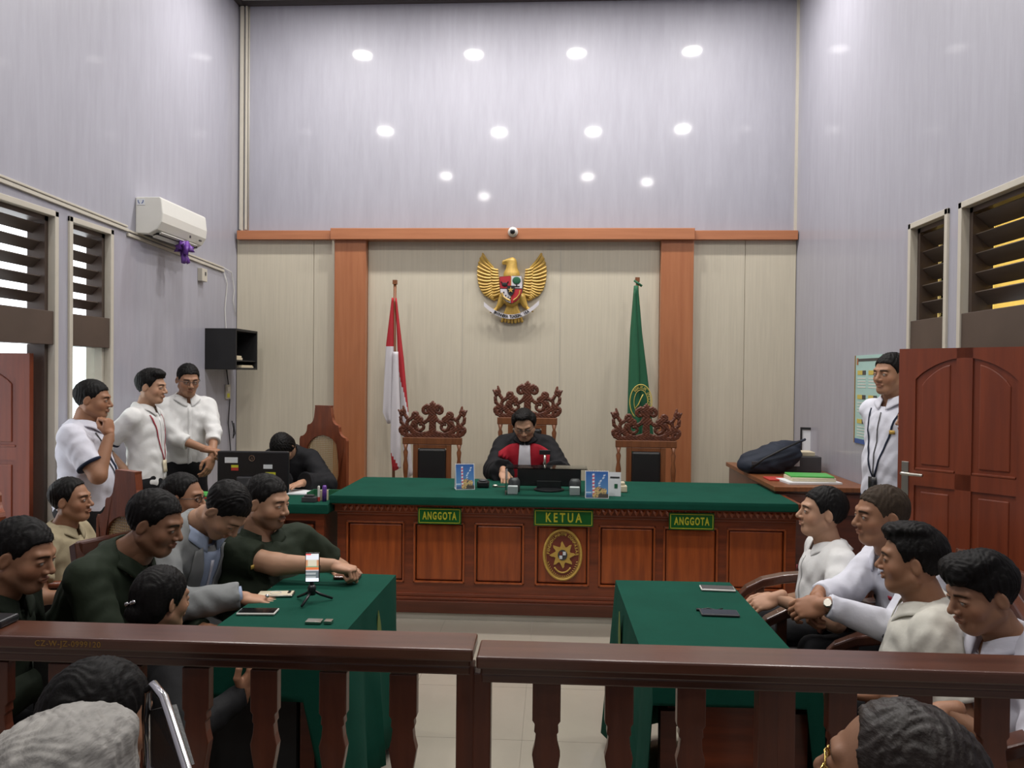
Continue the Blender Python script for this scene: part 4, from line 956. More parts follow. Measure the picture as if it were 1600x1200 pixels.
m = MB(); m.tube([(.02 * math.cos(R(a)), 0, .02 * math.sin(R(a))) for a in range(0, 361, 24)], .0025, 5, caps=False); m.tube([(-.006, 0, -.01), (.0, 0, .012)], .002, 5).tube([(.004, 0, -.012), (.01, 0, .008)], .002, 5).build('round_logo', 'chrome', mo, loc=(-.02 * 0 + w * -.02, -.003, h1 - .05))
o = MB().box(-.15, .15, -.10, .10, 0, .006).box(-.13, .16, -.08, .11, .006, .010).build('paper_sheet', 'paper'); o.location = (P(478, 760, 5.66).x, 5.66, ZC); o.rotation_euler = (0, 0, R(8)); tag(o, 'open white papers before the clerk on the green desk', 'papers')
bt = thing('desk_tray', 'green plastic stationery tray at the right end of the clerk desk', 'tray', (P(508, 770, 5.45).x, 5.45, ZC))
MB().box(-.11, .11, -.08, .08, 0, .006).box(-.11, -.104, -.08, .08, 0, .05).box(.104, .11, -.08, .08, 0, .05).box(-.11, .11, .074, .08, 0, .05).box(-.11, .11, -.08, -.074, 0, .03).build('tray', 'flag_green', bt, bevel=.003)
o = MB().box(-.05, .05, -.03, .03, 0, .035).box(-.035, .03, -.02, .02, .035, .05).build('stamp_pad', 'dark_grey', bevel=.004); o.location = (P(484, 778, 5.27).x, 5.27, ZC); tag(o, 'dark grey stamp pad at the front edge of the clerk desk', 'stamp')
g = thing('glue_stick', 'purple marker pen tube standing on the clerk desk', 'marker', (P(507, 765, 5.3).x, 5.3, ZC)); MB().lathe([(.0155, 0), (.0155, .10), (.011, .112)], 14).build('tube', 'purple', g, smooth=True)
g = thing('correction_pen', 'white and red pen standing beside the purple tube on the clerk desk', 'pen', (P(498, 770, 5.3).x, 5.3, ZC)); MB().lathe([(.009, .03), (.009, .10), (.006, .108)], 12).build('barrel', 'white_plastic', g); MB().lathe([(.011, 0), (.011, .03)], 12).build('cap', 'folder_red', g)
g = thing('pen_cup', 'small wooden pen cup behind the purple tube on the clerk desk', 'cup', (P(519, 765, 5.42).x - .04, 5.36, ZC)); MB().lathe([(.03, 0), (.03, .07), (.026, .07), (.026, .01)], 16).build('cup', 'paper_warm', g)
o = MB().box(-.11, .11, -.08, .08, 0, .012).build('green_folder', 'folder_green', bevel=.002); o.location = (P(322, 770, 5.4).x, 5.40, ZC + .012); o.rotation_euler = (0, 0, R(-12)); tag(o, 'green folder lying left of the large monitor on the clerk desk', 'folder')
o = MB().box(-.10, .13, -.09, .07, 0, .011).build('red_folder', 'folder_red'); o.location = (P(322, 770, 5.4).x, 5.39, ZC); o.rotation_euler = (0, 0, R(-5)); tag(o, 'orange red folder under the green folder on the clerk desk', 'folder')
# ---- side table at right with bag and papers
sx0, sx1 = 1.60, XR - .01; ST = thing('side_table', 'brown wooden side table against the right wall', 'table', ((sx0 + sx1) / 2, 6.35, .065)); w = (sx1 - sx0) / 2
MB().box(-w, w, -.72, .85, .81, .845).build('tabletop', 'chair_wood', ST, bevel=.004); MB().box(-w + .02, w - .02, -.68, .8, .08, .81).build('cabinet_body', 'red_wood_dark', ST)
for k in range(2): 
    f = MB().box(-w + .04 + k * (w - .03), -w + .01 + (k + 1) * (w - .03), -.70, -.68, .64, .79).build('drawer', 'red_wood_dark', ST, bevel=.004); MB().tube([(-w + .13 + k * (w - .03), -.715, .715), (-w + .2 + k * (w - .03), -.715, .715)], .006, 6).build('drawer_pull', 'steel', ST)
zs = .065 + .846
bgp = P(1200, 742, 6.5)
S = SDF((-.36, -.2, -.02), (.36, .2, .42), .011); S.ell((-.05, 0, .10), (.24, .14, .12), k=.04).ell((.08, 0, .17), (.19, .13, .12), k=.05).ell((-.17, -.02, .07), (.14, .13, .08), k=.04).cap((.10, 0, .24), (.24, 0, .27), .05, .03, .04).cap((.2, 0, .26), (.30, .0, .31), .014, .012, .01)
X, Y_, Z = S.grid(); S.f = np.maximum(S.f + .006 * np.sin(X * 38 + 5 * np.sin(Z * 21)) * np.sin(Z * 30 + 4 * Y_), -Z).astype(np.float32); V, F = S.mesh()
bg = thing('shoulder_bag', 'dark navy bag lying on the brown side table near the right wall', 'bag', (P(1205, 742, 6.45).x, 6.45, zs)); np_mesh('bag_body', V * .9, F, 'navy', bg)
MB().tube([(-.20, -.13, .05), (-.10, -.15, .13), (.05, -.15, .21), (.2, -.10, .27)], .009, 6).build('bag_strap', 'black_matt', bg, smooth=True); MB().cbox((-.17, -.135, .09), (.05, .01, .03)).build('bag_label', 'dark_grey', bg, bevel=.003)
bb = thing('binder_box', 'dark green black document box behind the green folder on the side table', 'box', (P(1247, 735, 6.6).x, 6.6, zs)); MB().box(-.16, .16, -.10, .10, 0, .13).build('box_body', 'dark_grey', bb, bevel=.006); MB().box(-.11, -.02, -.104, -.10, .05, .10).build('paper_label', 'paper', bb)
o = MB().box(-.10, .10, -.08, .08, 0, .035).build('brown_envelope', 'paper_warm', bevel=.004); o.location = (P(1250, 700, 6.62).x, 6.62, zs + .131); tag(o, 'brown packet lying on top of the dark document box', 'packet')
pf = thing('picture_frame', 'small dark upright frame with pale sheet on the side table against the right wall', 'frame', (P(1262, 708, 7.0).x, 7.0, zs + .0), -18)
fz = P(1262, 668, 7.0).z - zs; m = MB(); m.box(-.065, -.048, 0, .02, 0, fz).box(.048, .065, 0, .02, 0, fz).box(-.048, .048, 0, .02, fz - .02, fz).box(-.048, .048, 0, .02, 0, .02).build('frame_border', 'black_matt', pf); MB().box(-.048, .048, .008, .014, .02, fz - .02).build('frame_sheet', 'paper', pf)
y = 5.9; o = MB().box(-.20, .20, -.13, .13, 0, .014).build('paper_pile', 'paper'); o.location = (P(1263, 750, y).x, y, zs); o.rotation_euler = (0, 0, R(6)); tag(o, 'wide white papers under the green folder on the side table', 'papers')
o = MB().box(-.16, .16, -.11, .11, 0, .028).build('document_stack', 'paper_warm', bevel=.004); o.location = (P(1266, 745, y).x, y + .02, zs + .0145); tag(o, 'stack of case documents below the green folder on the side table', 'papers')
o = MB().box(-.155, .155, -.11, .11, 0, .012).build('green_folder', 'folder_green', bevel=.003); o.location = (P(1266, 740, y).x, y + .03, zs + .043); o.rotation_euler = (0, 0, R(-4)); tag(o, 'bright green folder on top of the papers on the side table', 'folder')
o = MB().box(-.07, .07, -.09, .09, 0, .012).build('red_folder', 'folder_red', bevel=.003); o.location = (P(1214, 738, 5.98).x, 6.02, zs); tag(o, 'red folder between the navy bag and the white papers on the side table', 'folder')
# ---- wall poster at right
ya, yb = 5.50, 5.98; pz1, pz0 = P(1340, 557, 6.18).z, P(1340, 688, 6.18).z
ps = thing('wall_poster', 'pale green notice poster with yellow headings on the right wall', 'poster', (XR, (ya + yb) / 2, (pz0 + pz1) / 2)); h = (pz1 - pz0) / 2; hw_ = (yb - ya) / 2
MB().box(-.008, -.0005, -hw_, hw_, -h, h).build('poster_sheet', mat('poster_mint', (.40, .60, .56), .5, var=.08).name, ps)
MB().box(-.012, -.001, hw_ - .008, hw_ + .004, -h, h).build('poster_edge', 'gold_dark', ps)
for k in range(3):
    for j in range(2): 
        y0 = hw_ - .05 - j * .2; z = h * (.62 - .55 * k); MB().box(-.010, -.0081, y0 - .09, y0, z - .02, z + .012).build('heading_label', 'yellow_thread', ps); MB().box(-.010, -.0081, y0 - .15, y0 - .09, z - .02, z + .012).build('heading_label', 'dark_grey', ps)
        m = MB(); [m.box(-.0095, -.0081, y0 - .15, y0, z - .05 - q * .022, z - .043 - q * .022) for q in range(4)]; m.build('text_lines', 'white_plastic', ps)
MB().box(-.0095, -.0081, -hw_ + .02, hw_ - .03, h - .045, h - .025).build('title_bar', 'dark_grey', ps); MB().box(-.0105, -.0081, hw_ - .06, hw_ - .03, h - .07, h - .02).build('poster_logo', 'orange_wood', ps)
MB().box(-.0095, -.0081, -hw_, hw_, -h, -h + .035).build('poster_foot', 'blue_tag', ps)
# ---- phones, tripod on the green tables
ZT = .751
def phone(label, px, py, Y, rz, body='black_plastic', top='glossy_screen', case=None, z=ZT):
    c = P(px, py, Y); t = thing('mobile_phone', label, 'phone', (c.x, Y, z), rz, 'phones on the green tables')
    MB().box(-.075, .075, -.036, .036, 0, .009).build('phone_body', body, t, bevel=.004); MB().box(-.071, .071, -.032, .032, .009, .0096).build('phone_screen', top, t)
    return t
ph_ = phone('pale cased phone with a white ring lying face down near the grey suit', 431, 940, 3.2, 8, 'steel', 'paper_warm')
m = MB(); m.tube([(.022 * math.cos(R(a)), .022 * math.sin(R(a)), .0105) for a in range(0, 361, 20)], .0022, 5, caps=False); m.build('magnet_ring', 'white_plastic', ph_); MB().lathe([(.007, .0095), (.007, .012)], 10, (.055, .018, 0)).lathe([(.007, .0095), (.007, .012)], 10, (.055, .0, 0)).build('phone_lens', 'black_plastic', ph_)
phone('black screened phone lying near the railing on the left green table', 403, 965, 2.96, 4, 'white_plastic')
phone('white edged phone at the far right corner of the right green table', 1121, 912, 3.46, -3, 'white_plastic', 'dark_grey')
phone('dark grey phone nearer the railing on the right green table', 1124, 951, 3.1, -2, 'dark_grey', 'navy')
g = thing('leather_pouch', 'dark brown flat pouch beside the bearded man hand on the left green table', 'pouch', (P(543, 900, 3.5).x, 3.5, ZT), 3); MB().box(-.06, .06, -.035, .035, 0, .014).build('pouch_body', 'rail_wood', g, bevel=.006); MB().lathe([(.008, .014), (.008, .02), (.005, .024)], 10, (-.01, .01, 0)).build('pouch_ring', 'brass', g)
g = MB().tube([(.0, 0, .004), (.04, .02, .005), (.07, .0, .004), (.10, .02, .005)], .0022, 6).cbox((0, 0, .004), (.02, .012, .008)).build('charging_cable', 'black_plastic', smooth=True); g.location = (P(1092, 945, 3.14).x, 3.14, ZT); tag(g, 'short black cable beside the dark phone on the right green table', 'cable')
g = MB().box(-.04, .02, -.02, .02, 0, .01).box(.03, .06, -.015, .015, 0, .012).build('key_bunch', 'steel', bevel=.002); g.location = (P(495, 977, 2.86).x, 2.86, ZT); tag(g, 'small keys on the left green table just beyond the railing', 'keys')
tp = thing('phone_tripod', 'small black tripod holding an upright phone on the left green table', 'tripod', (P(487, 945, 3.12).x, 3.12, ZT))
tpz = lambda py: P(488, py, 3.12).z - ZT
MB().tube([(0, 0, .03), (0, 0, tpz(903))], .009, 8).lathe([(.016, .03), (.018, .06), (.012, .07)], 12).build('tripod_stem', 'black_plastic', tp, smooth=True)
for a in (-100, 25, 150): MB().tube([(0, 0, .05), (.035 * math.cos(R(a)), .035 * math.sin(R(a)), .028), (.085 * math.cos(R(a)), .085 * math.sin(R(a)), .006)], [.006, .006, .005], 8).build('leg', 'black_plastic', tp, smooth=True)
MB().cbox((0, .012, tpz(890)), (.062, .014, .03)).build('phone_clamp', 'black_plastic', tp, bevel=.003)
vp = thing('live_phone', 'upright phone with lit screen clamped on the small black tripod', 'phone', (P(490, 884, 3.12).x, 3.105, ZT + tpz(908)), 8); ph = tpz(862) - tpz(908); w = .029
MB().box(-w, w, -.004, .005, 0, ph).build('phone_body', 'black_plastic', vp, bevel=.003)
V = []; F = []; col = []; n, k = 16, 30; rnd = random.Random(3)
for j in range(k + 1):
    for i in range(n + 1):
        u, v = i / n, j / k; V.append((-w + .003 + (2 * w - .006) * u, -.0046, .004 + (ph - .008) * v)); c = [.50, .48, .50]
        if .78 < v: c = [.6, .62, .68]
        if .4 < v < .78: c = [.5, .46, .36] if u > .15 and u < .85 else [.45, .22, .12]
        if .4 < v < .56: c = [.08, .28, .16] if v > .5 else [.55, .14, .05]
        if v < .4: c = [.30, .32, .32] if (j % 4 < 2 and u < .8) else [.10, .12, .13]
        if v < .13: c = [.85, .9, 1]
        if v > .95: c = [.7, .1, .1] if u < .4 else [.6, .6, .6]
        col.append(c)
for j in range(k):
    for i in range(n): a = j * (n + 1) + i; F.append((a, a + 1, a + n + 2, a + n + 1))
np_mesh('lit_screen', V, F, 'attr_emit', vp, col)
# black object at the left end of the railing top, foreground chair hoop
g = MB().box(-.05, .035, -.04, .04, 0, .022).build('black_phone', 'black_plastic', bevel=.006); g.location = (P(8, 972, 2.1).x - .02, 2.10, RZ + .001); tag(g, 'black gadget lying on top of the left railing at the frame edge', 'phone')
# ================================================================ PEOPLE
for nm, c in dict(shirt_white=(.74, .74, .73), shirt_cream=(.72, .70, .62), shirt_cool=(.70, .71, .79), shirt_lilac=(.66, .66, .74), khaki=(.40, .34, .22), olive=(.012, .018, .010), olive_mid=(.017, .026, .014),
                  suit_grey=(.26, .27, .27), shirt_blue=(.36, .43, .58), robe_black=(.010, .010, .012), robe_red=(.33, .010, .022), trousers_black=(.010, .010, .012), trousers_navy=(.012, .018, .040), black_top=(.009, .009, .010), shoe=(.01, .01, .01), jabot=(.66, .64, .68)).items():
    mat(nm, c, .8, var=.10, vscale=8, bump=.25, bscale=22, sheen=.0, spec=.25)
mat('skin', (.4, .25, .17), .5, attr='col', var=.12, vscale=14, bump=.03, bscale=150, spec=.35)
mat('hair_black', (.0065, .0055, .0052), .62, var=.4, vscale=40, bump=.2, bscale=140, stretch=(1, .3, 1), spec=.18)
mat('hair_grey', (.36, .345, .32), .6, var=.45, vscale=30, bump=.3, bscale=120, stretch=(1, .3, 1), spec=.3)
mat('hair_brownish', (.020, .013, .010), .5, var=.4, vscale=40, bump=.25, bscale=140, stretch=(1, .3, 1), spec=.35)
mat('hair_crop', (.055, .038, .025), .75, var=.4, vscale=60, bump=.2, bscale=200, spec=.2)
mat('eye_white', (.36, .33, .30), .4); mat('iris', (.015, .008, .005), .2)
SKIN = {'mid': (.38, .20, .12), 'light': (.48, .275, .175), 'dark': (.27, .135, .078), 'tan': (.34, .17, .097)}
def sstep(a, b, x): t = np.clip((x - a) / (b - a), 0, 1); return t * t * (3 - 2 * t)
# ---- head, modelled once per build type in its own space: +y face, +z up
def make_head(fat=0.0, jaw=1.0, h=.0025):
    S = SDF((-.105, -.125, -.155), (.105, .14, .13), h); f = fat
    S.ell((0, -.014, .030), (.073 + f * .3, .094, .086), k=.01)
    S.ell((0, .022, -.025), (.060 + f, .066, .080), k=.03)
    S.ell((0, .052, -.088 - .004 * jaw), (.027 + f * .7, .026, .021), k=.03)
    for s in (-1, 1):
        S.cap((s * (.054 + f), -.008, -.050), (s * .024, .055, -.090), .018 + f * .3, .013, k=.025)
        S.ell((s * .042, .050, -.026), (.021 + f * .5, .020, .022), k=.022)
        S.cap((s * .014, .083, .024), (s * .042, .070, .027), .009, .008, k=.016)
    S.cap((0, -.015, -.06), (0, -.035, -.13), .053 + f * .6, .056 + f * .6, k=.02)
    for s in (-1, 1): S.ell((s * .031, .092, .004), (.017, .014, .011), k=.012, mode='s')
    S.cap((0, .080, .016), (0, .101, -.022), .0065, .0105, k=.010); S.ell((0, .103, -.028), (.0115, .011, .010), k=.006)
    for s in (-1, 1):
        S.ell((s * .0135, .092, -.031), (.0085, .011, .0075), k=.005)
        S.ell((s * .007, .101, -.039), (.0035, .005, .003), k=.003, mode='s')
        S.ell((s * .031, .0730, .003), (.0168, .0148, .0125), k=.004); S.cap((s * .023, .0890, .0000), (s * .040, .0865, .0008), .0048, k=.001, mode='s')          # lids and eyeball bulge
    S.cap((-.017, .085, -.058), (.017, .085, -.058), .0058, k=.008); S.ell((0, .091, -.054), (.018, .0045, .0042), k=.004); S.ell((0, .088, -.066), (.017, .0055, .0050), k=.004)
    S.cap((-.022, .093, -.0595), (.022, .093, -.0595), .0022, k=.004, mode='s')
    S.cap((-.012, .092, -.074), (.012, .092, -.074), .003, k=.008, mode='s')
    for s in (-1, 1):
        Rm = Euler((R(-12), R(0), R(s * 28))).to_matrix(); Rm = [list(r) for r in Rm]
        S.ell((s * (.078 + f * .6), -.012, -.004), (.0060, .017, .028), Rm, k=.006)
        S.ell((s * (.084 + f * .6), -.006, .002), (.005, .010, .019), Rm, k=.004, mode='s')
    V, F = S.mesh(); x, y, z = V.T
    c = np.ones((len(V), 3)); 
    lip = (sstep(.020, .015, np.abs(x)) * sstep(.0165, .010, np.abs(z + .060)) * sstep(.080, .086, y))[:, None]
    c = c * (1 - lip * np.array([.08, .24, .22]))
    brow = (sstep(.006, .003, np.abs(z - .024 - .10 * (np.abs(x) - .03) * (np.abs(x) < .03) + .18 * (np.abs(x) - .03) * (np.abs(x) >= .03) - .0)) * sstep(.011, .015, np.abs(x)) * sstep(.052, .046, np.abs(x)) * sstep(.05, .06, y))[:, None]
    c = c * (1 - brow * .88)
    lash = (sstep(.0035, .0015, np.abs(z - .0045 + 6 * (np.abs(x) - .031) ** 2)) * sstep(.018, .013, np.abs(np.abs(x) - .031)) * sstep(.07, .078, y))[:, None]
    c = c * (1 - lash * .85)
    stub = (sstep(-.035, -.055, z) * sstep(.0, .03, y) * (1 - lip[:, 0]) )
    must = sstep(.028, .018, np.abs(x)) * sstep(.0105, .005, np.abs(z + .047)) * sstep(.075, .085, y)
    cheek = sstep(.02, .0, ((np.abs(x) - .045) ** 2 + (z + .03) ** 2) ** .5 - .015) * sstep(.02, .05, y)
    return dict(V=V, F=F, C=c, stub=stub, must=must, cheek=cheek, fat=f)
HEADS = {'slim': make_head(-.002), 'mid': make_head(.002), 'round': make_head(.008, .5)}
# ---- hair
def make_hair(kind, h=.0036):
    S = SDF((-.115, -.16, -.14), (.115, .13, .16), h)
    X, Y, Z = S.grid()
    th = {'short': .0085, 'swept': .012, 'crew': .0035, 'receding': .009, 'fringe': .014, 'bun': .010, 'bob': .012, 'grey': .020, 'bald': .006, 'puff': .009}[kind]
    S.ell((0, -.016, .032), (.074 + th * .8, .096 + th * .7, .087 + th), k=.01)
    if kind in ('swept', 'fringe'): S.ell((.012, .045, .098), (.058, .048, .028), k=.02); S.ell((-.02, .0, .11), (.05, .06, .024), k=.02)
    if kind == 'fringe': S.ell((-.005, .072, .075), (.055, .030, .026), k=.015); S.ell((0, .03, .095), (.07, .06, .034), k=.02)
    if kind == 'bun': S.ell((.0, -.105, -.03), (.036, .030, .036), k=.012); S.ell((0, -.05, -.02), (.075, .06, .075), k=.02)
    if kind == 'puff': [S.ell((q * .070, -.012, .040), (.022, .050, .048), k=.02) for q in (-1, 1)]; S.ell((.01, .03, .10), (.05, .05, .026), k=.02)
    if kind == 'bob': S.ell((0, -.04, -.03), (.084, .075, .09), k=.03)
    if kind == 'grey': S.ell((0, -.03, .0), (.088, .085, .08), k=.03); S.ell((0, .01, .10), (.075, .085, .035), k=.02)
    yy = Y + 0 * X
    front = {'short': .066, 'swept': .070, 'crew': .066, 'receding': .082, 'fringe': .052, 'bun': .070, 'bob': .068, 'grey': .058, 'bald': .090, 'puff': .084}[kind]
    pts_y = [-.14, -.095, -.06, -.035, -.018, -.004, .006, .018, .026, .036, .050, .070, .12]
    pts_z = [-.052, -.050, -.045, -.030, .012, .030, .012, -.018, .002, .030, front - .014, front, front]
    if kind in ('receding', 'bald', 'puff'): pts_z[-5:] = [.012, .045, .080, front + .006, front + .006]
    if kind in ('crew', 'bald'): pts_z[:4] = [-.035, -.035, -.03, -.015]
    if kind == 'bun': pts_z[:7] = [-.10, -.08, -.07, -.05, -.02, .0, .0]
    if kind == 'bob': pts_z[:8] = [-.11, -.11, -.11, -.10, -.09, -.085, -.08, -.05]
    zl = np.interp(Y, pts_y, pts_z) + .0 * X
    if kind in ('short', 'swept', 'receding', 'crew'): zl = zl + .25 * np.clip(np.abs(X) - .03, 0, 1) * (Y > .05)
    if kind == 'bun' or kind == 'bob': zl = zl + (.020 * (1 - np.exp(-(X / .012) ** 2))) * 0 - .35 * np.clip(np.abs(X) - .015, 0, .05) * (Y > .04)
    m = (zl - Z)
    # sides thinner
    S.f = np.maximum(S.f, m * .8).astype(np.float32)
    S.f = S.f + (.0016 * np.sin(150 * X + 40 * Z + 9 * np.sin(30 * Y)) * np.sin(60 * Y + 10 * np.sin(40 * X)) + .0012 * np.sin(260 * X + 11 * np.sin(50 * Y))).astype(np.float32)
    if kind in ('short', 'swept', 'fringe', 'receding'):
        side = np.clip((.045 - Z) / .05, 0, 1) * th * .55; S.f = (S.f + side).astype(np.float32)
    if kind == 'bald':
        S.f = np.maximum(S.f, -(np.sqrt(X ** 2 + (Y + .01) ** 2) - (.058 + .004 * np.sin(6 * np.arctan2(Y, X)))) * (Z > .05) - 1.0 * (Z <= .05)).astype(np.float32)
    return S.mesh()
HAIR = {k: make_hair(k) for k in ('short', 'swept', 'crew', 'receding', 'fringe', 'bun', 'bob', 'grey', 'bald', 'puff')}
# ---- right hand; wrist at origin, +y fingers, +z back of hand, thumb at -x   (mirrored for the left)
def make_hand(curl, thumb=0.3, spread=.04):
    S = SDF((-.085, -.05, -.13), (.075, .22, .06), .0027)
    S.cap((0, -.03, 0), (0, .012, 0), .025, .026, k=.012)
    S.ell((0, .052, 0), (.041, .052, .0155), k=.015); S.ell((-.022, .035, -.008), (.018, .034, .016), k=.012); S.ell((.024, .04, -.006), (.014, .036, .014), k=.012)
    for i, (bx, ln, r) in enumerate(((-.029, .070, .0090), (-.010, .078, .0092), (.010, .073, .0088), (.028, .057, .0078))):
        by = .090 - .004 * abs(i - 1.2); p = Vector((bx, by, -.001)); S.cap((bx * .8, .055, -.001), tuple(p), r * 1.05, r * 1.12, k=.006)
        a = 0; yawf = -spread * (1.4 - i)
        for j, fr in enumerate((.46, .30, .24)):
            a += R(curl[i] if isinstance(curl, (list, tuple)) else curl) * (1.0 if j else .85)
            q = p + Vector((math.sin(yawf) * math.cos(a), math.cos(yawf) * math.cos(a), -math.sin(a))) * (ln * fr + .004)
            S.cap(tuple(p), tuple(q), r * (1.06 - .06 * j), r * (.98 - .07 * j), k=.003); p = q
    a = thumb
    p0 = Vector((-.026, .022, -.006)); p1 = p0 + Vector((-.030 * math.cos(a), .030, -.012 * (1 + a))); p2 = p1 + Vector((-.010 + .014 * a, .030, -.010 * a)); p3 = p2 + Vector((.004 + .008 * a, .024, -.006 * a))
    S.cap(tuple(p0), tuple(p1), .0145, .0125, k=.010); S.cap(tuple(p1), tuple(p2), .0118, .0108, k=.003); S.cap(tuple(p2), tuple(p3), .0108, .0085, k=.003)
    return S.mesh()
HANDS = {'relax': make_hand(24, .4, .05), 'flat': make_hand(6, .2, .10), 'grip': make_hand([48, 52, 55, 58], .8, .02), 'fist': make_hand(78, 1.2, .0), 'clasp': make_hand([40, 42, 44, 46], .9, .03)}
def dirv(a): return Vector((math.cos(R(a)), math.sin(R(a)), 0))
def frame(fwd, up):
    """columns right, forward, up"""
    f = fwd.normalized(); r = f.cross(up).normalized(); u = r.cross(f).normalized(); return Matrix((r, f, u)).transposed()
def ik(S0, T, l1, l2, pole):
    d = T - S0; L = min(d.length, (l1 + l2) * .995); L = max(L, abs(l1 - l2) + .02); n = d.normalized()
    a = (l1 * l1 - l2 * l2 + L * L) / (2 * L); hgt = math.sqrt(max(l1 * l1 - a * a, 0)); pv = (pole - n * pole.dot(n)).normalized()
    return S0 + n * a + pv * hgt, S0 + n * L
class Person:
    def __init__(s, label, head, yaw, sit=True, lean=5, hyaw=None, pitch=0, roll=0, k=1.0, fat=0.0, skin='mid', htype='mid', hair='short', hairmat='hair_black', stub=0, must=0,
                 hands=None, shirt=None, sleeve='short', trousers='trousers_black', tuck=False, base=0.0, legyaw=None, hem=-.06, twist=0, seatz=.46, tor=1.0, phair=True, wide=1.0, legs=True):
        s.k = k; H = Vector(head); F0 = dirv(yaw); s.F0 = F0; le = R(lean)
        up = (Vector((0, 0, 1)) * math.cos(le) + F0 * math.sin(le)).normalized(); s.B = frame(F0 * math.cos(le) - Vector((0, 0, 1)) * math.sin(le), up)
        s.root = thing('person', label, 'person', (0, 0, 0)); s.fat = fat; s.skin = np.array(SKIN[skin]); s.wide = wide
        hd = HEADS[htype]; s.hk = k * 1.0
        hf = dirv(yaw if hyaw is None else hyaw); p = R(pitch); hfw = hf * math.cos(p) - Vector((0, 0, 1)) * math.sin(p); hup = hf * math.sin(p) + Vector((0, 0, 1)) * math.cos(p)
        if roll: q = Matrix.Rotation(R(roll), 3, hfw); hup = q @ hup
        s.HM = frame(hfw, hup); s.H = H; s.htype = htype
        neck_top = H + s.HM @ Vector((0, -.028, -.085)) * s.hk
        s.N = neck_top - up * (.070 * k) - s.B.col[1] * (.018 * k)
        s.tl = .50 * k * tor
        s.Pv = s.N - up * s.tl * 1.0
        s.sit = sit; s.base = base
        if sit: s.Pv.z = max(s.Pv.z, seatz + .085)
        s.up = (s.N - s.Pv).normalized(); s.tl = (s.N - s.Pv).length; s.B = frame(s.B.col[1], s.up)
        if twist: pass
        s.root.location = (s.Pv.x, s.Pv.y, base)
        s.sh = {}; s.el = {}; s.wr = {}
        for sd in (-1, 1): s.sh[sd] = s.T(sd * .172 * wide, -.008, .445)
        hands = hands or {}
        s.hm = {}
        for sd in (-1, 1):
            spec = hands.get(sd)
            if spec is None: spec = dict(to=s.T(sd * .25, .06 if not sit else .30, -.08 if not sit else .06), pose='relax', fdir=None)
            T = Vector(spec['to']); pole = Vector(spec.get('pole') or (s.B @ Vector((sd * .55, -.6, -.6))))
            if not isinstance(pole, Vector): pole = Vector(pole)
            s.el[sd], s.wr[sd] = ik(s.sh[sd], T, .285 * k, .25 * k, pole)
            fd = Vector(spec['fdir']).normalized() if spec.get('fdir') is not None else (s.wr[sd] - s.el[sd]).normalized()
            bk = Vector(spec.get('back') or (0, 0, 1)); s.hm[sd] = (frame(fd, bk) , spec.get('pose', 'relax'))
        ly = F0 if legyaw is None else dirv(legyaw); lr = Vector((ly.y, -ly.x, 0)); s.hip = {}; s.kn = {}; s.an = {}; s.ly = ly
        for sd in (-1, 1):
            s.hip[sd] = s.Pv + lr * sd * .085 * k - Vector((0, 0, .03))
            if sit:
                s.kn[sd] = s.hip[sd] + ly * .40 * k + lr * sd * .05; s.kn[sd].z = max(base + .47 * k, .44); s.an[sd] = Vector((s.kn[sd].x, s.kn[sd].y, base + .09)) + ly * .03
            else:
                s.an[sd] = Vector((s.hip[sd].x, s.hip[sd].y, base + .09)) + lr * sd * .02; s.kn[sd] = (s.hip[sd] + s.an[sd]) / 2 + ly * .02
        # ---------------- skin: one figure
        hk = s.hk; V = (hd['V'] * hk) @ np.array(s.HM).T + np.array(H)
        col = hd['C'] * s.skin
        if stub: col = col * (1 - .62 * stub * hd['stub'][:, None])
        if must: col = col * (1 - .8 * must * hd['must'][:, None])
        col = col * (1 + hd['cheek'][:, None] * np.array([.10, .02, .0]))
        parts = [(V, hd['F'], col)]
        bb = SDF(*s.bounds(), .010); s.torso(bb, -.016, arms=False); 
        bb.cap(tuple(s.T(0, -.012, .44)), tuple(neck_top), (.058 + fat * .5) * k, (.052 + fat * .4) * k, k=.03)
        for sd in (-1, 1):
            bb.cap(tuple(s.sh[sd]), tuple(s.el[sd]), (.044 + fat * .3) * k, (.037 + fat * .3) * k, k=.03); bb.cap(tuple(s.el[sd]), tuple(s.wr[sd]), (.038 + fat * .3) * k, (.0255 + fat * .1) * k, k=.02)
            if legs: bb.cap(tuple(s.hip[sd]), tuple(s.kn[sd]), .065 * k, .045 * k); bb.cap(tuple(s.kn[sd]), tuple(s.an[sd]), .045 * k, .032 * k)
        V, F = bb.mesh(); parts.append((V, F, np.repeat([s.skin * .98], len(V), 0)))
        for sd in (-1, 1):
            M3, pose = s.hm[sd]; V, F = HANDS[pose]
            V = V * np.array([1 if sd > 0 else -1, 1, 1]) * (k * 1.0)
            if sd < 0: F = F[:, ::-1]
            V = V @ np.array(M3).T + np.array(s.wr[sd]); tipc = np.repeat([s.skin * np.array([1.04, .99, .97])], len(V), 0); parts.append((V, F, tipc))
        n = 0; VV = []; FF = []; CC = []
        for V, F, c in parts: VV.append(V); FF.append(F + n); CC.append(c); n += len(V)
        L = np.array(s.root.location); s.L = L
        s.body = np_mesh('body', np.concatenate(VV) - L, np.concatenate(FF), 'skin', s.root, np.concatenate(CC))
        for sd in (-1, 1):
            m = MB(); c0 = s.hp(sd * .031, .0738, .0010)
            T = Matrix.Translation(c0 - Vector(L)) @ s.HM.to_4x4()
            m.sphere((0, 0, 0), .0122 * hk, 14, 10, T=T, mi=0); m.sphere((0, .0060 * hk, -.0012), (.0056, .0062, .0056), 10, 8, mi=1, T=T)
            eo = m.build('eye', ['eye_white', 'iris'], s.root, smooth=True)
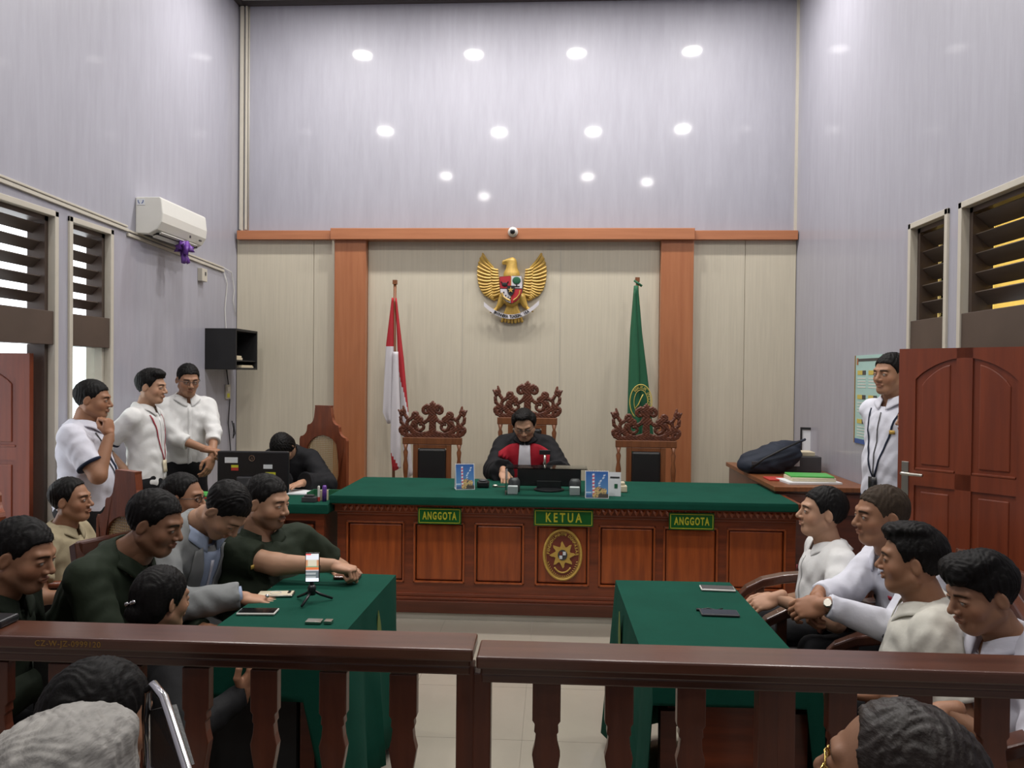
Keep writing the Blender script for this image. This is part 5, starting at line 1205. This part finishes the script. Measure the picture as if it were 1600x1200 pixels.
        if hair:
            V, F = HAIR[hair]; V = (V * hk * np.array([1 + hd['fat'] * 4, 1, 1])) @ np.array(s.HM).T + np.array(H); np_mesh('hair', V - L, F, hairmat, s.root)
        if legs: s.legs_mesh(trousers)
        if shirt: s.shirt(shirt, sleeve, hem=hem)
    def T(s, x, y, z): f = s.tl / .5; return s.Pv + s.B @ Vector((x * s.k, y * s.k, z * f))
    def hp(s, x, y, z): return s.H + s.HM @ (Vector((x, y, z)) * s.hk)
    def bounds(s):
        pts = [s.Pv, s.N, s.H] + [d[k] for d in (s.sh, s.el, s.wr, s.hip, s.kn, s.an) for k in (-1, 1)]
        a = np.array([list(p) for p in pts]); return a.min(0) - .26, a.max(0) + .26
    def torso(s, S, g, arms=False, low=True):
        k = s.k; f = s.tl / .5; fat = s.fat; w = s.wide; Rm = [list(r) for r in s.B]
        S.ell(s.T(0, 0, .02), ((.168 + fat * .5 + g) * k, (.122 + fat + g) * k, (.13 + g) * f), Rm, k=.04)
        S.ell(s.T(0, .012 + fat * .5, .17), ((.152 + fat + g) * k * w, (.112 + fat * 1.3 + g) * k, (.17 + g) * f), Rm, k=.05)
        S.ell(s.T(0, .0, .345), ((.165 + fat * .6 + g) * k * w, (.112 + fat * .6 + g) * k, (.165 + g) * f), Rm, k=.05)
        S.cap(s.T(-.135 * w, -.012, .437), s.T(.135 * w, -.012, .437), (.060 + g) * k, k=.04)
        for sd in (-1, 1): S.cap(s.T(sd * .10 * w, -.018, .462), s.T(sd * .03, -.018, .505), (.042 + g) * k, (.048 + g) * k, k=.04)
    def legs_mesh(s, mt):
        lo, hi = s.bounds(); S = SDF(lo, hi, .012); k = s.k; fat = s.fat; Rm = [list(r) for r in s.B]
        S.ell(s.Pv, ((.172 + fat * .5) * k, (.13 + fat) * k, .14), Rm, k=.04)
        for sd in (-1, 1):
            S.cap(s.hip[sd], s.kn[sd], (.088 + fat * .5) * k, .066 * k, k=.03); S.cap(s.kn[sd], s.an[sd], .066 * k, .052 * k, k=.02)
        X, Y, Z = S.grid(); S.f = (S.f + .004 * np.sin(Z * 34 + 9 * X + 7 * Y) * np.sin(X * 26 + Y * 31)).astype(np.float32)
        S.f = np.maximum(S.f, s.base + .035 - Z); V, F = S.mesh(); np_mesh('trousers', V - s.L, F, mt, s.root)
        for sd in (-1, 1):
            a = s.an[sd]; S = SDF(np.array(a) - .3, np.array(a) + .3, .012); z = s.base
            S.cap((a.x - s.ly.x * .04, a.y - s.ly.y * .04, z + .045), (a.x + s.ly.x * .06, a.y + s.ly.y * .06, z + .04), .042, .044); S.cap((a.x + s.ly.x * .06, a.y + s.ly.y * .06, z + .035), (a.x + s.ly.x * .15, a.y + s.ly.y * .15, z + .03), .042, .034)
            X, Y, Z = S.grid(); S.f = np.maximum(S.f, z + .004 - Z).astype(np.float32); V, F = S.mesh(); np_mesh('shoe', V - s.L, F, 'shoe', s.root)
    def shirt(s, mt, sleeve='short', hem=-.06, g=.008, name='shirt', neck=.066, fold=.0034, wr=.0, sub=None):
        lo, hi = s.bounds(); S = SDF(lo, hi, .0085); k = s.k; s.torso(S, g)
        fat = s.fat
        hz = s.T(0, 0, hem); n = -s.B.col[2]
        X, Y, Z = S.grid(); S.f = np.maximum(S.f, (X - hz.x) * n.x + (Y - hz.y) * n.y + (Z - hz.z) * n.z).astype(np.float32)
        for sd in (-1, 1):
            a, e, w = s.sh[sd], s.el[sd], s.wr[sd]
            if sleeve == 'short':
                c = a + (e - a) * .72; S.cap(a, a + (e - a) * .85, (.062 + fat * .3 + g * .5) * k, (.060 + fat * .3 + g * .5) * k, k=.035, cut=(c, (e - a).normalized()))
            elif sleeve == 'wide':
                S.cap(a, e, (.060 + g) * k, (.066 + g) * k, k=.04); S.cap(e, w, (.062 + g) * k, (.072 + g) * k, k=.03, cut=(e + (w - e) * .88, (w - e).normalized()))
            else:
                S.cap(a, e, (.058 + fat * .3 + g) * k, (.048 + fat * .2 + g) * k, k=.035)
                cf = {'long': .95, 'rolled': .38}[sleeve]; c = e + (w - e) * cf
                S.cap(e, w, (.048 + fat * .2 + g) * k, (.034 + g) * k if sleeve == 'long' else (.040 + g) * k, k=.02, cut=(c, (w - e).normalized()))
        X, Y, Z = S.grid(); q = np.array(s.L); x, y, z = X - q[0], Y - q[1], Z - q[2]
        S.f = (S.f + fold * (np.sin(z * 38 + 14 * x + 3 * np.sin(23 * y + 9 * x)) * np.sin(21 * x + 17 * y + 2.2 * np.sin(z * 17)) + .5 * np.sin(61 * z + 47 * y - 33 * x + 3 * np.sin(30 * x)))).astype(np.float32)
        nb = s.N + s.B @ Vector((0, .014, -.0)) * k; nt = s.hp(0, -.02, -.06)
        S.cap(nb - (nt - nb) * .15, nt, (neck + fat * .5) * k, (neck + fat * .5 + .012) * k, k=.008, mode='s')
        V, F = S.mesh(); o = np_mesh(name, V - s.L, F, mt, s.root); s.bvh = BVHTree.FromPolygons([tuple(v) for v in V], [tuple(int(i) for i in f) for f in F]); s.garment = o; return o
    def surf(s, x, z, off=.004, side=1):
        o = s.T(x, .235 * side, z); d = -s.B.col[1] * side; h = s.bvh.ray_cast(o, d)
        return (h[0] - d * off) if h[0] is not None else s.T(x, .12 * side, z)
    def patch(s, name, mt, fn, nu=6, nv=12, off=.004, th=.003, side=1):
        m = MB(); nv1 = nv
        for v in range(nv + 1):
            for u in range(nu + 1): x, z = fn(u / nu, v / nv); m.v.append(tuple(s.surf(x, z, off, side) - Vector(s.L)))
        m.f = [(v * (nu + 1) + u, v * (nu + 1) + u + 1, (v + 1) * (nu + 1) + u + 1, (v + 1) * (nu + 1) + u) for v in range(nv) for u in range(nu)]; m.m = [0] * len(m.f)
        return m.build(name, mt, s.root, smooth=True, solid=th)
    def collar(s, mt, w=.036, gap=14, tip=.028, name='collar'):
        k = s.k; m = MB(); n = 40; fat = s.fat; rows = 4
        ax = (s.hp(0, -.022, -.09) - s.N).normalized(); M3 = frame(s.B.col[1], ax)
        c = s.N + s.B @ Vector((0, .006, -.004)) * k
        for j in range(rows + 1):
            t = j / rows
            for i in range(n + 1):
                a = R(gap + (360 - 2 * gap) * i / n); front = max(0, math.cos(a)) ** 3
                r = (.064 + fat * .5 + .024 * t + .012 * t * (1 - front)) * k; z = .040 - (w + tip * front) * t - .030 * front
                m.v.append(tuple(c + M3 @ Vector((math.sin(a) * r * 1.03, math.cos(a) * r * 1.06, z * k)) - Vector(s.L)))
        m.f = [(j * (n + 1) + i, j * (n + 1) + i + 1, (j + 1) * (n + 1) + i + 1, (j + 1) * (n + 1) + i) for j in range(rows) for i in range(n)]; m.m = [0] * len(m.f)
        return m.build(name, mt, s.root, smooth=True, solid=.0035)
    def placket(s, mt): s.patch('placket', mt, lambda u, v: (-.014 + .028 * u, .44 - .44 * v), 2, 16, .0015, .002)
    def sleeve_band(s, mt):
        for sd in (-1, 1):
            a, e = s.sh[sd], s.el[sd]; c = a + (e - a) * .70; d = (e - a).normalized(); r = (.0615 + s.fat * .3 + .007) * s.k
            MB().tube([tuple(c - Vector(s.L)), tuple(c + d * .012 - Vector(s.L))], r, 24).build('sleeve_trim', mt, s.root, smooth=True)
    def badge(s, name, mt, x, z, w=.012, h=.016, side=1): s.patch(name, mt, lambda u, v: (x - w + 2 * w * u, z + h - 2 * h * v), 2, 2, .006, .003)
    def glasses(s, mt='black_plastic', lens=True):
        m = MB(); L = Vector(s.L)
        for sd in (-1, 1):
            m.tube([tuple(s.hp(sd * .031 + .021 * math.cos(R(a)), .093 - .012 * abs(math.cos(R(a))) * (1 if math.cos(R(a)) * sd > 0 else 0), .002 + .015 * math.sin(R(a))) - L) for a in range(0, 361, 24)], .0017, 6, caps=False)
            m.tube([tuple(s.hp(sd * .052, .082, .006) - L), tuple(s.hp(sd * .074, .05, .008) - L), tuple(s.hp(sd * .083, -.005, .008) - L), tuple(s.hp(sd * .084, -.02, -.006) - L)], .0018, 6)
        m.tube([tuple(s.hp(-.010, .095, .005) - L), tuple(s.hp(0, .099, .008) - L), tuple(s.hp(.010, .095, .005) - L)], .0017, 6)
        m.build('glasses', mt, s.root, smooth=True)
    def lanyard(s, mt, card='folder_green', z0=.46, zc=.18, w=.085):
        for sd in (-1, 1): s.patch('lanyard', mt, lambda u, v: (sd * (w * (1 - v) ** .8 + .004) + (u - .5) * .010, z0 + (zc - z0) * v), 1, 12, .004, .002)
        s.patch('id_card', card, lambda u, v: (-.027 + .054 * u, zc - .085 * v), 2, 3, .009, .004)
    def watch(s, sd, mt='steel'):
        w, e = s.wr[sd], s.el[sd]; d = (w - e).normalized(); c = w - d * .02 - Vector(s.L)
        MB().tube([tuple(c - d * .006), tuple(c + d * .006)], .0305 * s.k, 20).build('watch_strap', mt, s.root, smooth=True)
        M3 = s.hm[sd][0]; MB().lathe([(.017, .028), (.017, .037), (.014, .039)], 16, T=Matrix.Translation(c) @ M3.to_4x4()).build('watch_face', 'steel', s.root)
    def ring_fin(s, sd, mt='chrome'):
        M3 = s.hm[sd][0]; q = s.wr[sd] + M3 @ Vector((.010 * (1 if sd > 0 else -1), .105, .008)); MB().sphere(tuple(q - Vector(s.L)), .009, 10, 8).build('finger_ring', mt, s.root, smooth=True)
UPV = Vector((0, 0, 1))
# ---- the judge
J = Person('judge in black and red robe with white bib, reading at the bench', P(819, 664, 6.42), -90, sit=True, lean=8, pitch=30, roll=4, k=1.09, skin='light', htype='round', hair='puff', must=.25, base=.045, seatz=.62,
    hands={1: dict(to=P(787, 737, 6.06), pose='relax', fdir=(.25, -1, -.55), pole=(-.6, .2, -.9)), -1: dict(to=P(868, 738, 6.10), pose='flat', fdir=(-.5, -1, -.2), pole=(.6, .2, -.9))}, wide=.98)
J.wr[1].z = max(J.wr[1].z, ZD + .03)
J.shirt('robe_black', 'wide', hem=-.1, g=.022, name='robe', neck=.062)
for sd in (-1, 1): J.patch('red_facing', 'robe_red', lambda u, v: (sd * (.042 + (.155 - .03 * v) * u), .490 - .42 * v - .06 * u * u * (1 - v)), 8, 14, .006, .006)
J.patch('jabot', 'jabot', lambda u, v: ((-.052 + .104 * u) * (.75 + .35 * v), .500 - .40 * v), 5, 14, .012, .005); J.collar('robe_black', w=.02, gap=4, tip=.0)
J.glasses('dark_grey')
# ---- the clerk
Pc = Person('clerk in black robe bending low over papers behind the large monitor', P(441, 700, 5.95), -98, sit=True, lean=24, pitch=72, hyaw=-95, skin='light', htype='slim', hair='bob', base=.045, seatz=.5, k=1.0,
    hands={1: dict(to=P(440, 752, 5.72), pose='relax', fdir=(0, -1, -.2)), -1: dict(to=P(470, 755, 5.74), pose='flat', fdir=(-.4, -1, -.1))}, wide=1.0)
Pc.shirt('robe_black', 'wide', hem=-.1, g=.018, name='robe'); Pc.patch('jabot', 'jabot', lambda u, v: (-.03 + .06 * u, .47 - .30 * v), 4, 10, .008, .004)
# ---- three men standing at the left wall
L1 = Person('man in white navy trimmed polo at far left, fist at his chin', P(146, 625, 4.62), 14, sit=False, lean=0, pitch=4, k=1.02, fat=.032, skin='tan', htype='round', hair='short', hem=-.16,
    hands={1: dict(to=P(171, 680, 4.50), pose='fist', fdir=(-.15, .1, 1), back=(1, -.2, 0), pole=(.1, -.4, -1)), -1: dict(to=P(178, 742, 4.75), pose='relax', fdir=(.2, -1, 0))}, shirt='shirt_lilac', wide=1.12)
L1.collar('shirt_lilac'); L1.sleeve_band('trousers_navy'); L1.placket('trousers_navy'); L1.lanyard('dark_grey', 'folder_green', zc=.12)
L2 = Person('young man in white polo with red lanyard standing at the left wall', P(237, 605, 5.15), 4, sit=False, lean=-1, pitch=4, k=.98, skin='light', htype='slim', hair='swept', hem=-.10,
    hands={1: dict(to=P(203, 742, 5.02), pose='relax', fdir=(.2, .1, -1), back=(-1, 0, 0), pole=(-1, -.2, 0)), -1: dict(to=P(222, 745, 5.42), pose='relax', fdir=(.1, -.2, -1), back=(0, 1, 0), pole=(-.5, 1, 0))}, shirt='shirt_white')
L2.collar('shirt_white'); L2.sleeve_band('trousers_navy'); L2.lanyard('pin_red', 'paper_warm', zc=.14); L2.badge('card_print', 'folder_green', 0, .095, .013, .022); L2.placket('shirt_white')
L3 = Person('slim man with glasses standing with hands clasped near the black wall cabinet', P(294, 594, 5.85), -48, sit=False, lean=2, pitch=14, hyaw=-50, k=1.03, skin='mid', htype='slim', hair='short', base=0.0, hem=.02,
    hands={1: dict(to=P(322, 702, 5.70), pose='grip', fdir=(1, -.1, -.1), pole=(-.5, -.3, -1)), -1: dict(to=P(332, 718, 5.66), pose='relax', fdir=(-.15, -.3, -1), back=(1, -.3, 0), pole=(.7, .2, -.4))}, shirt='shirt_white', sleeve='rolled', trousers='trousers_black')
L3.collar('shirt_white', gap=10); L3.placket('shirt_white'); L3.glasses('dark_grey'); L3.watch(-1)
# ---- seated people on the left
L4 = Person('man in beige shirt seated at far left behind the chairs, face in profile', P(112, 782, 3.95), 6, lean=2, pitch=-4, k=1.0, skin='tan', htype='slim', hair='receding', shirt='khaki'); L4.collar('khaki')
L5 = Person('man in dark green jacket at the left frame edge, looking down', P(36, 868, 2.52), 4, lean=10, pitch=14, k=1.04, skin='tan', htype='mid', hair='short', stub=.5, shirt='olive', sleeve='long',
    hands={1: dict(to=P(110, 1040, 2.45), pose='relax', fdir=(1, 0, -.2)), -1: dict(to=P(120, 1040, 2.7), pose='relax', fdir=(1, 0, -.2))}); L5.collar('olive'); L5.badge('chest_emblem', 'gold', -.07, .33, .02, .022)
L6 = Person('man in dark green shirt leaning forward beside the grey suit', P(243, 818, 2.93), 2, lean=30, pitch=16, k=1.06, fat=.02, skin='dark', htype='mid', hair='short', shirt='olive_mid', sleeve='long', wide=1.1,
    hands={1: dict(to=P(300, 1010, 2.80), pose='relax', fdir=(1, .1, 0)), -1: dict(to=P(320, 985, 3.0), pose='relax', fdir=(1, .1, 0))}); L6.collar('olive_mid')
L7 = Person('man with black glasses seated behind, mostly hidden by the leaning man in green', P(287, 778, 3.72), 4, lean=5, pitch=2, k=1.0, fat=.01, skin='tan', htype='round', hair='receding', shirt='olive', hands=None); L7.glasses('black_plastic')
L8 = Person('man in light grey suit bowing his head, both hands on the left green table', P(352, 798, 3.28), -22, lean=26, pitch=52, hyaw=-12, k=1.05, fat=.01, skin='light', htype='mid', hair='short', shirt=None,
    hands={1: dict(to=P(378, 934, 3.12), pose='flat', fdir=(1, .12, -.12), pole=(-.5, -.8, -.5)), -1: dict(to=P(400, 912, 3.45), pose='flat', fdir=(1, -.1, -.10), pole=(.2, .9, -.5))}, trousers='suit_grey', wide=1.06)
for sd in (-1, 1): L8.wr[sd].z = max(L8.wr[sd].z, ZT + .022)
L8.shirt('suit_grey', 'long', hem=-.10, g=.016, name='suit_jacket', neck=.070, fold=.004)
L8.patch('shirt_front', 'shirt_blue', lambda u, v: ((-.052 + .104 * u) * (1 - .75 * v), .475 - .40 * v), 6, 16, .004, .002)
for sd in (-1, 1): L8.patch('lapel', 'suit_grey', lambda u, v: (sd * (.050 * (1 - .75 * v) + (.018 + .040 * math.sin(math.pi * min(1, v * 1.1 + .12))) * u), .475 - .40 * v - .01 * u), 4, 16, .006, .004)
L8.collar('shirt_blue', w=.034, gap=16); L8.patch('placket', 'shirt_lilac', lambda u, v: (-.007 + .014 * u, .42 - .34 * v), 1, 12, .008, .002); L8.badge('lapel_pin', 'gold', -.085, .40, .008, .010); L8.ring_fin(1)
for sd in (-1, 1):
    d = (L8.wr[sd] - L8.el[sd]).normalized(); c = L8.wr[sd] - Vector(L8.L)
    MB().tube([tuple(c - d * .04), tuple(c - d * .0)], .036, 20).build('shirt_cuff', 'shirt_blue', L8.root, smooth=True)
L9 = Person('bearded man in dark green shirt resting both arms on the left green table', P(418, 785, 3.55), -48, lean=-3, hyaw=-14, pitch=8, k=1.06, fat=.03, skin='light', htype='round', hair='short', stub=1, must=.8, shirt='olive_mid', wide=1.12,
    hands={1: dict(to=P(538, 886, 3.40), pose='fist', fdir=(1, -.1, -.15), pole=(-.1, -.5, -1)), -1: dict(to=P(520, 886, 3.62), pose='relax', fdir=(1, -.3, 0), pole=(.2, .8, -.5))}); L9.collar('olive_mid')
for sd in (-1, 1): L9.wr[sd].z = max(L9.wr[sd].z, ZT + .03)
L9.badge('chest_emblem', 'gold', .085, .36, .022, .012); L9.badge('chest_emblem', 'gold', -.06, .30, .020, .006)
L10 = Person('woman in black seen from behind, dark hair pinned with a clip', P(253, 938, 2.60), 62, lean=4, pitch=6, k=.96, skin='mid', htype='slim', hair='bun', shirt='black_top', sleeve='long', wide=.9,
    hands={1: dict(to=P(380, 1085, 2.50), pose='relax', fdir=(.3, .3, 1), back=(1, 0, 0)), -1: dict(to=P(250, 1060, 2.85), pose='relax', fdir=(1, .3, 0))})
m = MB()
for a in range(5): q = L10.hp(-.02 + .012 * a, -.125 - .004 * math.sin(a * 2), .0 + .004 * a); m.sphere(tuple(q - Vector(L10.L)), .007, 8, 6)
m.build('hair_clip', 'chrome', L10.root, smooth=True)
# ---- seated people on the right
def seat_hand(px, py, Y, **k): return dict(to=P(px, py, Y), **k)
R1 = Person('man in white short sleeved shirt seated farthest back on the right', P(1284, 801, 3.72), 176, lean=-1, pitch=-6, k=1.03, skin='light', htype='slim', hair='short', shirt='shirt_white', wide=1.1,
    hands={-1: seat_hand(1212, 934, 3.42, pose='relax', fdir=(-.9, -.1, -.3), back=(0, -.6, 1), pole=(.4, -.6, -.6)), 1: seat_hand(1215, 940, 3.9, pose='relax', fdir=(-1, 0, -.2))}, hem=-.08)
R1.collar('shirt_white'); R1.badge('red_pin', 'pin_red', .075, .33, .009, .012); R1.placket('shirt_white')
R2 = Person('man with cropped hair in long sleeved white shirt, hands clasped, seated on the right', P(1376, 806, 3.28), 184, lean=16, pitch=2, k=1.07, fat=.012, skin='tan', htype='mid', hair='crew', hairmat='hair_crop', shirt='shirt_cool', sleeve='long', wide=1.05,
    hands={-1: seat_hand(1288, 945, 2.98, pose='clasp', fdir=(-.95, .35, -.3), back=(-.2, -.7, .6), pole=(.5, -.4, -.7)), 1: seat_hand(1278, 930, 3.12, pose='clasp', fdir=(-.6, -.6, -.5), back=(-.6, .5, .5), pole=(.5, .6, -.4))})
R2.collar('shirt_cool'); R2.watch(-1); R2.badge('chest_badge', 'dark_grey', .075, .30, .012, .010); R2.badge('red_pin', 'pin_red', -.07, .34, .009, .010)
R3 = Person('man in cream short sleeved shirt third from back on the right, turned to the bench', P(1424, 876, 2.84), 158, lean=2, pitch=0, k=1.06, fat=.018, skin='tan', htype='round', hair='swept', shirt='shirt_cream', wide=1.05,
    hands={-1: seat_hand(1372, 1082, 2.62, pose='relax', fdir=(-1, .3, -.1), pole=(.6, -.5, -.6)), 1: seat_hand(1340, 1060, 3.0, pose='relax', fdir=(-1, 0, -.1))}, hem=-.08)
R3.collar('shirt_cream'); R3.badge('red_pin', 'pin_red', .10, .34, .010, .014); R3.badge('chest_badge', 'dark_grey', .045, .31, .010, .014)
R4 = Person('young man in white shirt nearest the railing on the right, eyes lowered', P(1533, 928, 2.50), 186, lean=6, pitch=14, k=1.04, skin='mid', htype='slim', hair='fringe', shirt='shirt_lilac',
    hands={-1: seat_hand(1478, 1110, 2.36, pose='relax', fdir=(-1, .2, -.2), pole=(.5, -.5, -.7)), 1: seat_hand(1460, 1100, 2.66, pose='relax', fdir=(-1, 0, -.1))}, hem=-.08, trousers='trousers_black')
R4.collar('shirt_lilac')
# ---- by the right door
R5 = Person('man in white jacket with dark lanyard standing half hidden by the open right door', P(1391, 585, 4.72), 205, sit=False, lean=-2, pitch=2, k=1.05, fat=.012, skin='mid', htype='mid', hair='short', base=0.0, hem=-.10, shirt='shirt_cool', sleeve='long', trousers='trousers_navy', tor=1.08,
    hands={-1: dict(to=P(1362, 745, 4.95), pose='relax', fdir=(0, .2, -1), back=(0, 1, 0)), 1: dict(to=P(1430, 780, 4.62), pose='relax', fdir=(0, .2, -1), back=(0, 1, 0))})
R5.collar('shirt_cool'); R5.lanyard('trousers_navy', 'black_plastic', zc=.10, w=.10); R5.badge('gold_badge', 'gold', -.085, .34, .014, .010); R5.patch('zip', 'dark_grey', lambda u, v: (-.003 + .006 * u, .44 - .5 * v), 1, 16, .003, .002)
R6 = Person('person seated behind the open right door, only a sliver of face showing', P(1427, 656, 4.38), 180, lean=5, k=.86, skin='mid', htype='mid', hair='short', shirt='trousers_navy', sit=False, base=0.0, hands={-1: dict(to=P(1470, 800, 4.3)), 1: dict(to=P(1470, 800, 4.45))})
bpy.data.objects.remove  # noqa
# ---- public in the foreground
F1 = Person('grey haired person in the near left corner, seen from behind', P(98, 1285, .94), 80, lean=4, pitch=0, k=1.0, fat=.02, skin='mid', htype='round', hair='grey', hairmat='hair_grey', shirt='khaki', sleeve='long', legs=True)
F2 = Person('dark haired person just beyond the grey head at near left, face turned right', P(158, 1128, 1.50), 48, lean=10, pitch=6, k=1.0, skin='mid', htype='mid', hair='bob', shirt='black_top', sleeve='long')
F3 = Person('balding dark haired man with gold glasses at the bottom right', P(1400, 1230, 1.10), 138, lean=8, pitch=-10, k=1.0, skin='dark', htype='round', hair='receding', hairmat='hair_brownish', shirt='black_top', sleeve='long'); F3.glasses('brass')
g = thing('folding_chair', 'chrome framed folding chair back beside the dark haired person at near left', 'chair', (P(258, 1150, 1.42).x, 1.42, 0))
hp_ = [P(232, 1200, 1.50), P(228, 1120, 1.46), P(231, 1078, 1.42), P(240, 1070, 1.40), P(256, 1090, 1.38), P(266, 1120, 1.34), P(292, 1200, 1.26), P(330, 1330, 1.12)]
loc = Vector(g.location)
MB().tube([tuple(p - loc) for p in hp_], .0085, 12).build('chair_tube', 'chrome', g, smooth=True)
V = [tuple(p - loc) for p in (P(234, 1110, 1.45), P(258, 1105, 1.38), P(285, 1200, 1.27), P(236, 1200, 1.49))]; MB().add(V, [(0, 1, 2, 3)]).build('back_pad', 'black_leather', g, solid=.02)
e0 = hp_[0] - loc; e1 = hp_[-1] - loc
MB().tube([tuple(e0), (e0.x, e0.y - .0, -loc.z)], .0105, 8).tube([tuple(e1), (e1.x, e1.y, -loc.z)], .0105, 8).build('leg', 'chrome', g, smooth=True)
MB().box(min(e0.x, e1.x), max(e0.x, e1.x) + .2, min(e0.y, e1.y), max(e0.y, e1.y), .42, .45).build('seat', 'black_leather', g, bevel=.01)
# ---- armchairs under the people at the green tables
def chair_for(p, label, rz): arm_pos = Vector((p.Pv.x, p.Pv.y, 0)) + p.ly * -.02; return arm_pos
ac0 = None
for p, lab in ((R1, 'wooden armchair of the farthest man in white on the right'), (R2, 'wooden armchair of the man with cropped hair and clasped hands'), (R3, 'wooden armchair of the man in the cream shirt'), (R4, 'wooden armchair of the young man nearest the railing'),
               (L8, 'wooden armchair of the man in the grey suit')):
    a = math.degrees(math.atan2(p.ly.y, p.ly.x)) + 90; pos = (p.Pv.x + p.ly.x * .05, p.Pv.y + p.ly.y * .05, 0)
    if ac0 is None: ac0 = arm_chair(lab, pos, a)
    else: place_copy(ac0, pos, a, lab)
def padded_chair(label, loc, rz):
    t = thing('padded_chair', label, 'chair', loc, rz, 'black padded chairs under the left people and the public')
    MB().box(-.20, .20, -.21, .20, .415, .455).build('seat', 'black_leather', t, bevel=.015); MB().box(-.19, .19, .215, .245, .58, .80).build('backrest', 'black_leather', t, bevel=.012)
    for sx in (-1, 1):
        MB().tube([(sx * .2, -.19, 0), (sx * .195, -.19, .42)], .010, 8).build('leg', 'chrome', t, smooth=True); MB().tube([(sx * .2, .24, 0), (sx * .195, .2, .42), (sx * .19, .24, .82)], .010, 8).build('leg', 'chrome', t, smooth=True)
    return t
pc0 = None
for p, lab in ((L9, 'black padded chair of the bearded man'), (L6, 'black padded chair of the leaning man in green'), (L10, 'black padded chair of the woman with the hair clip'), (L5, 'black padded chair of the man at the left frame edge'),
               (F1, 'black padded chair of the grey haired person in the near left corner'), (F3, 'black padded chair of the balding man at the bottom right')):
    a = math.degrees(math.atan2(p.ly.y, p.ly.x)) + 90; pos = (p.Pv.x, p.Pv.y, 0)
    if pc0 is None: pc0 = padded_chair(lab, pos, a)
    else: place_copy(pc0, pos, a, lab)
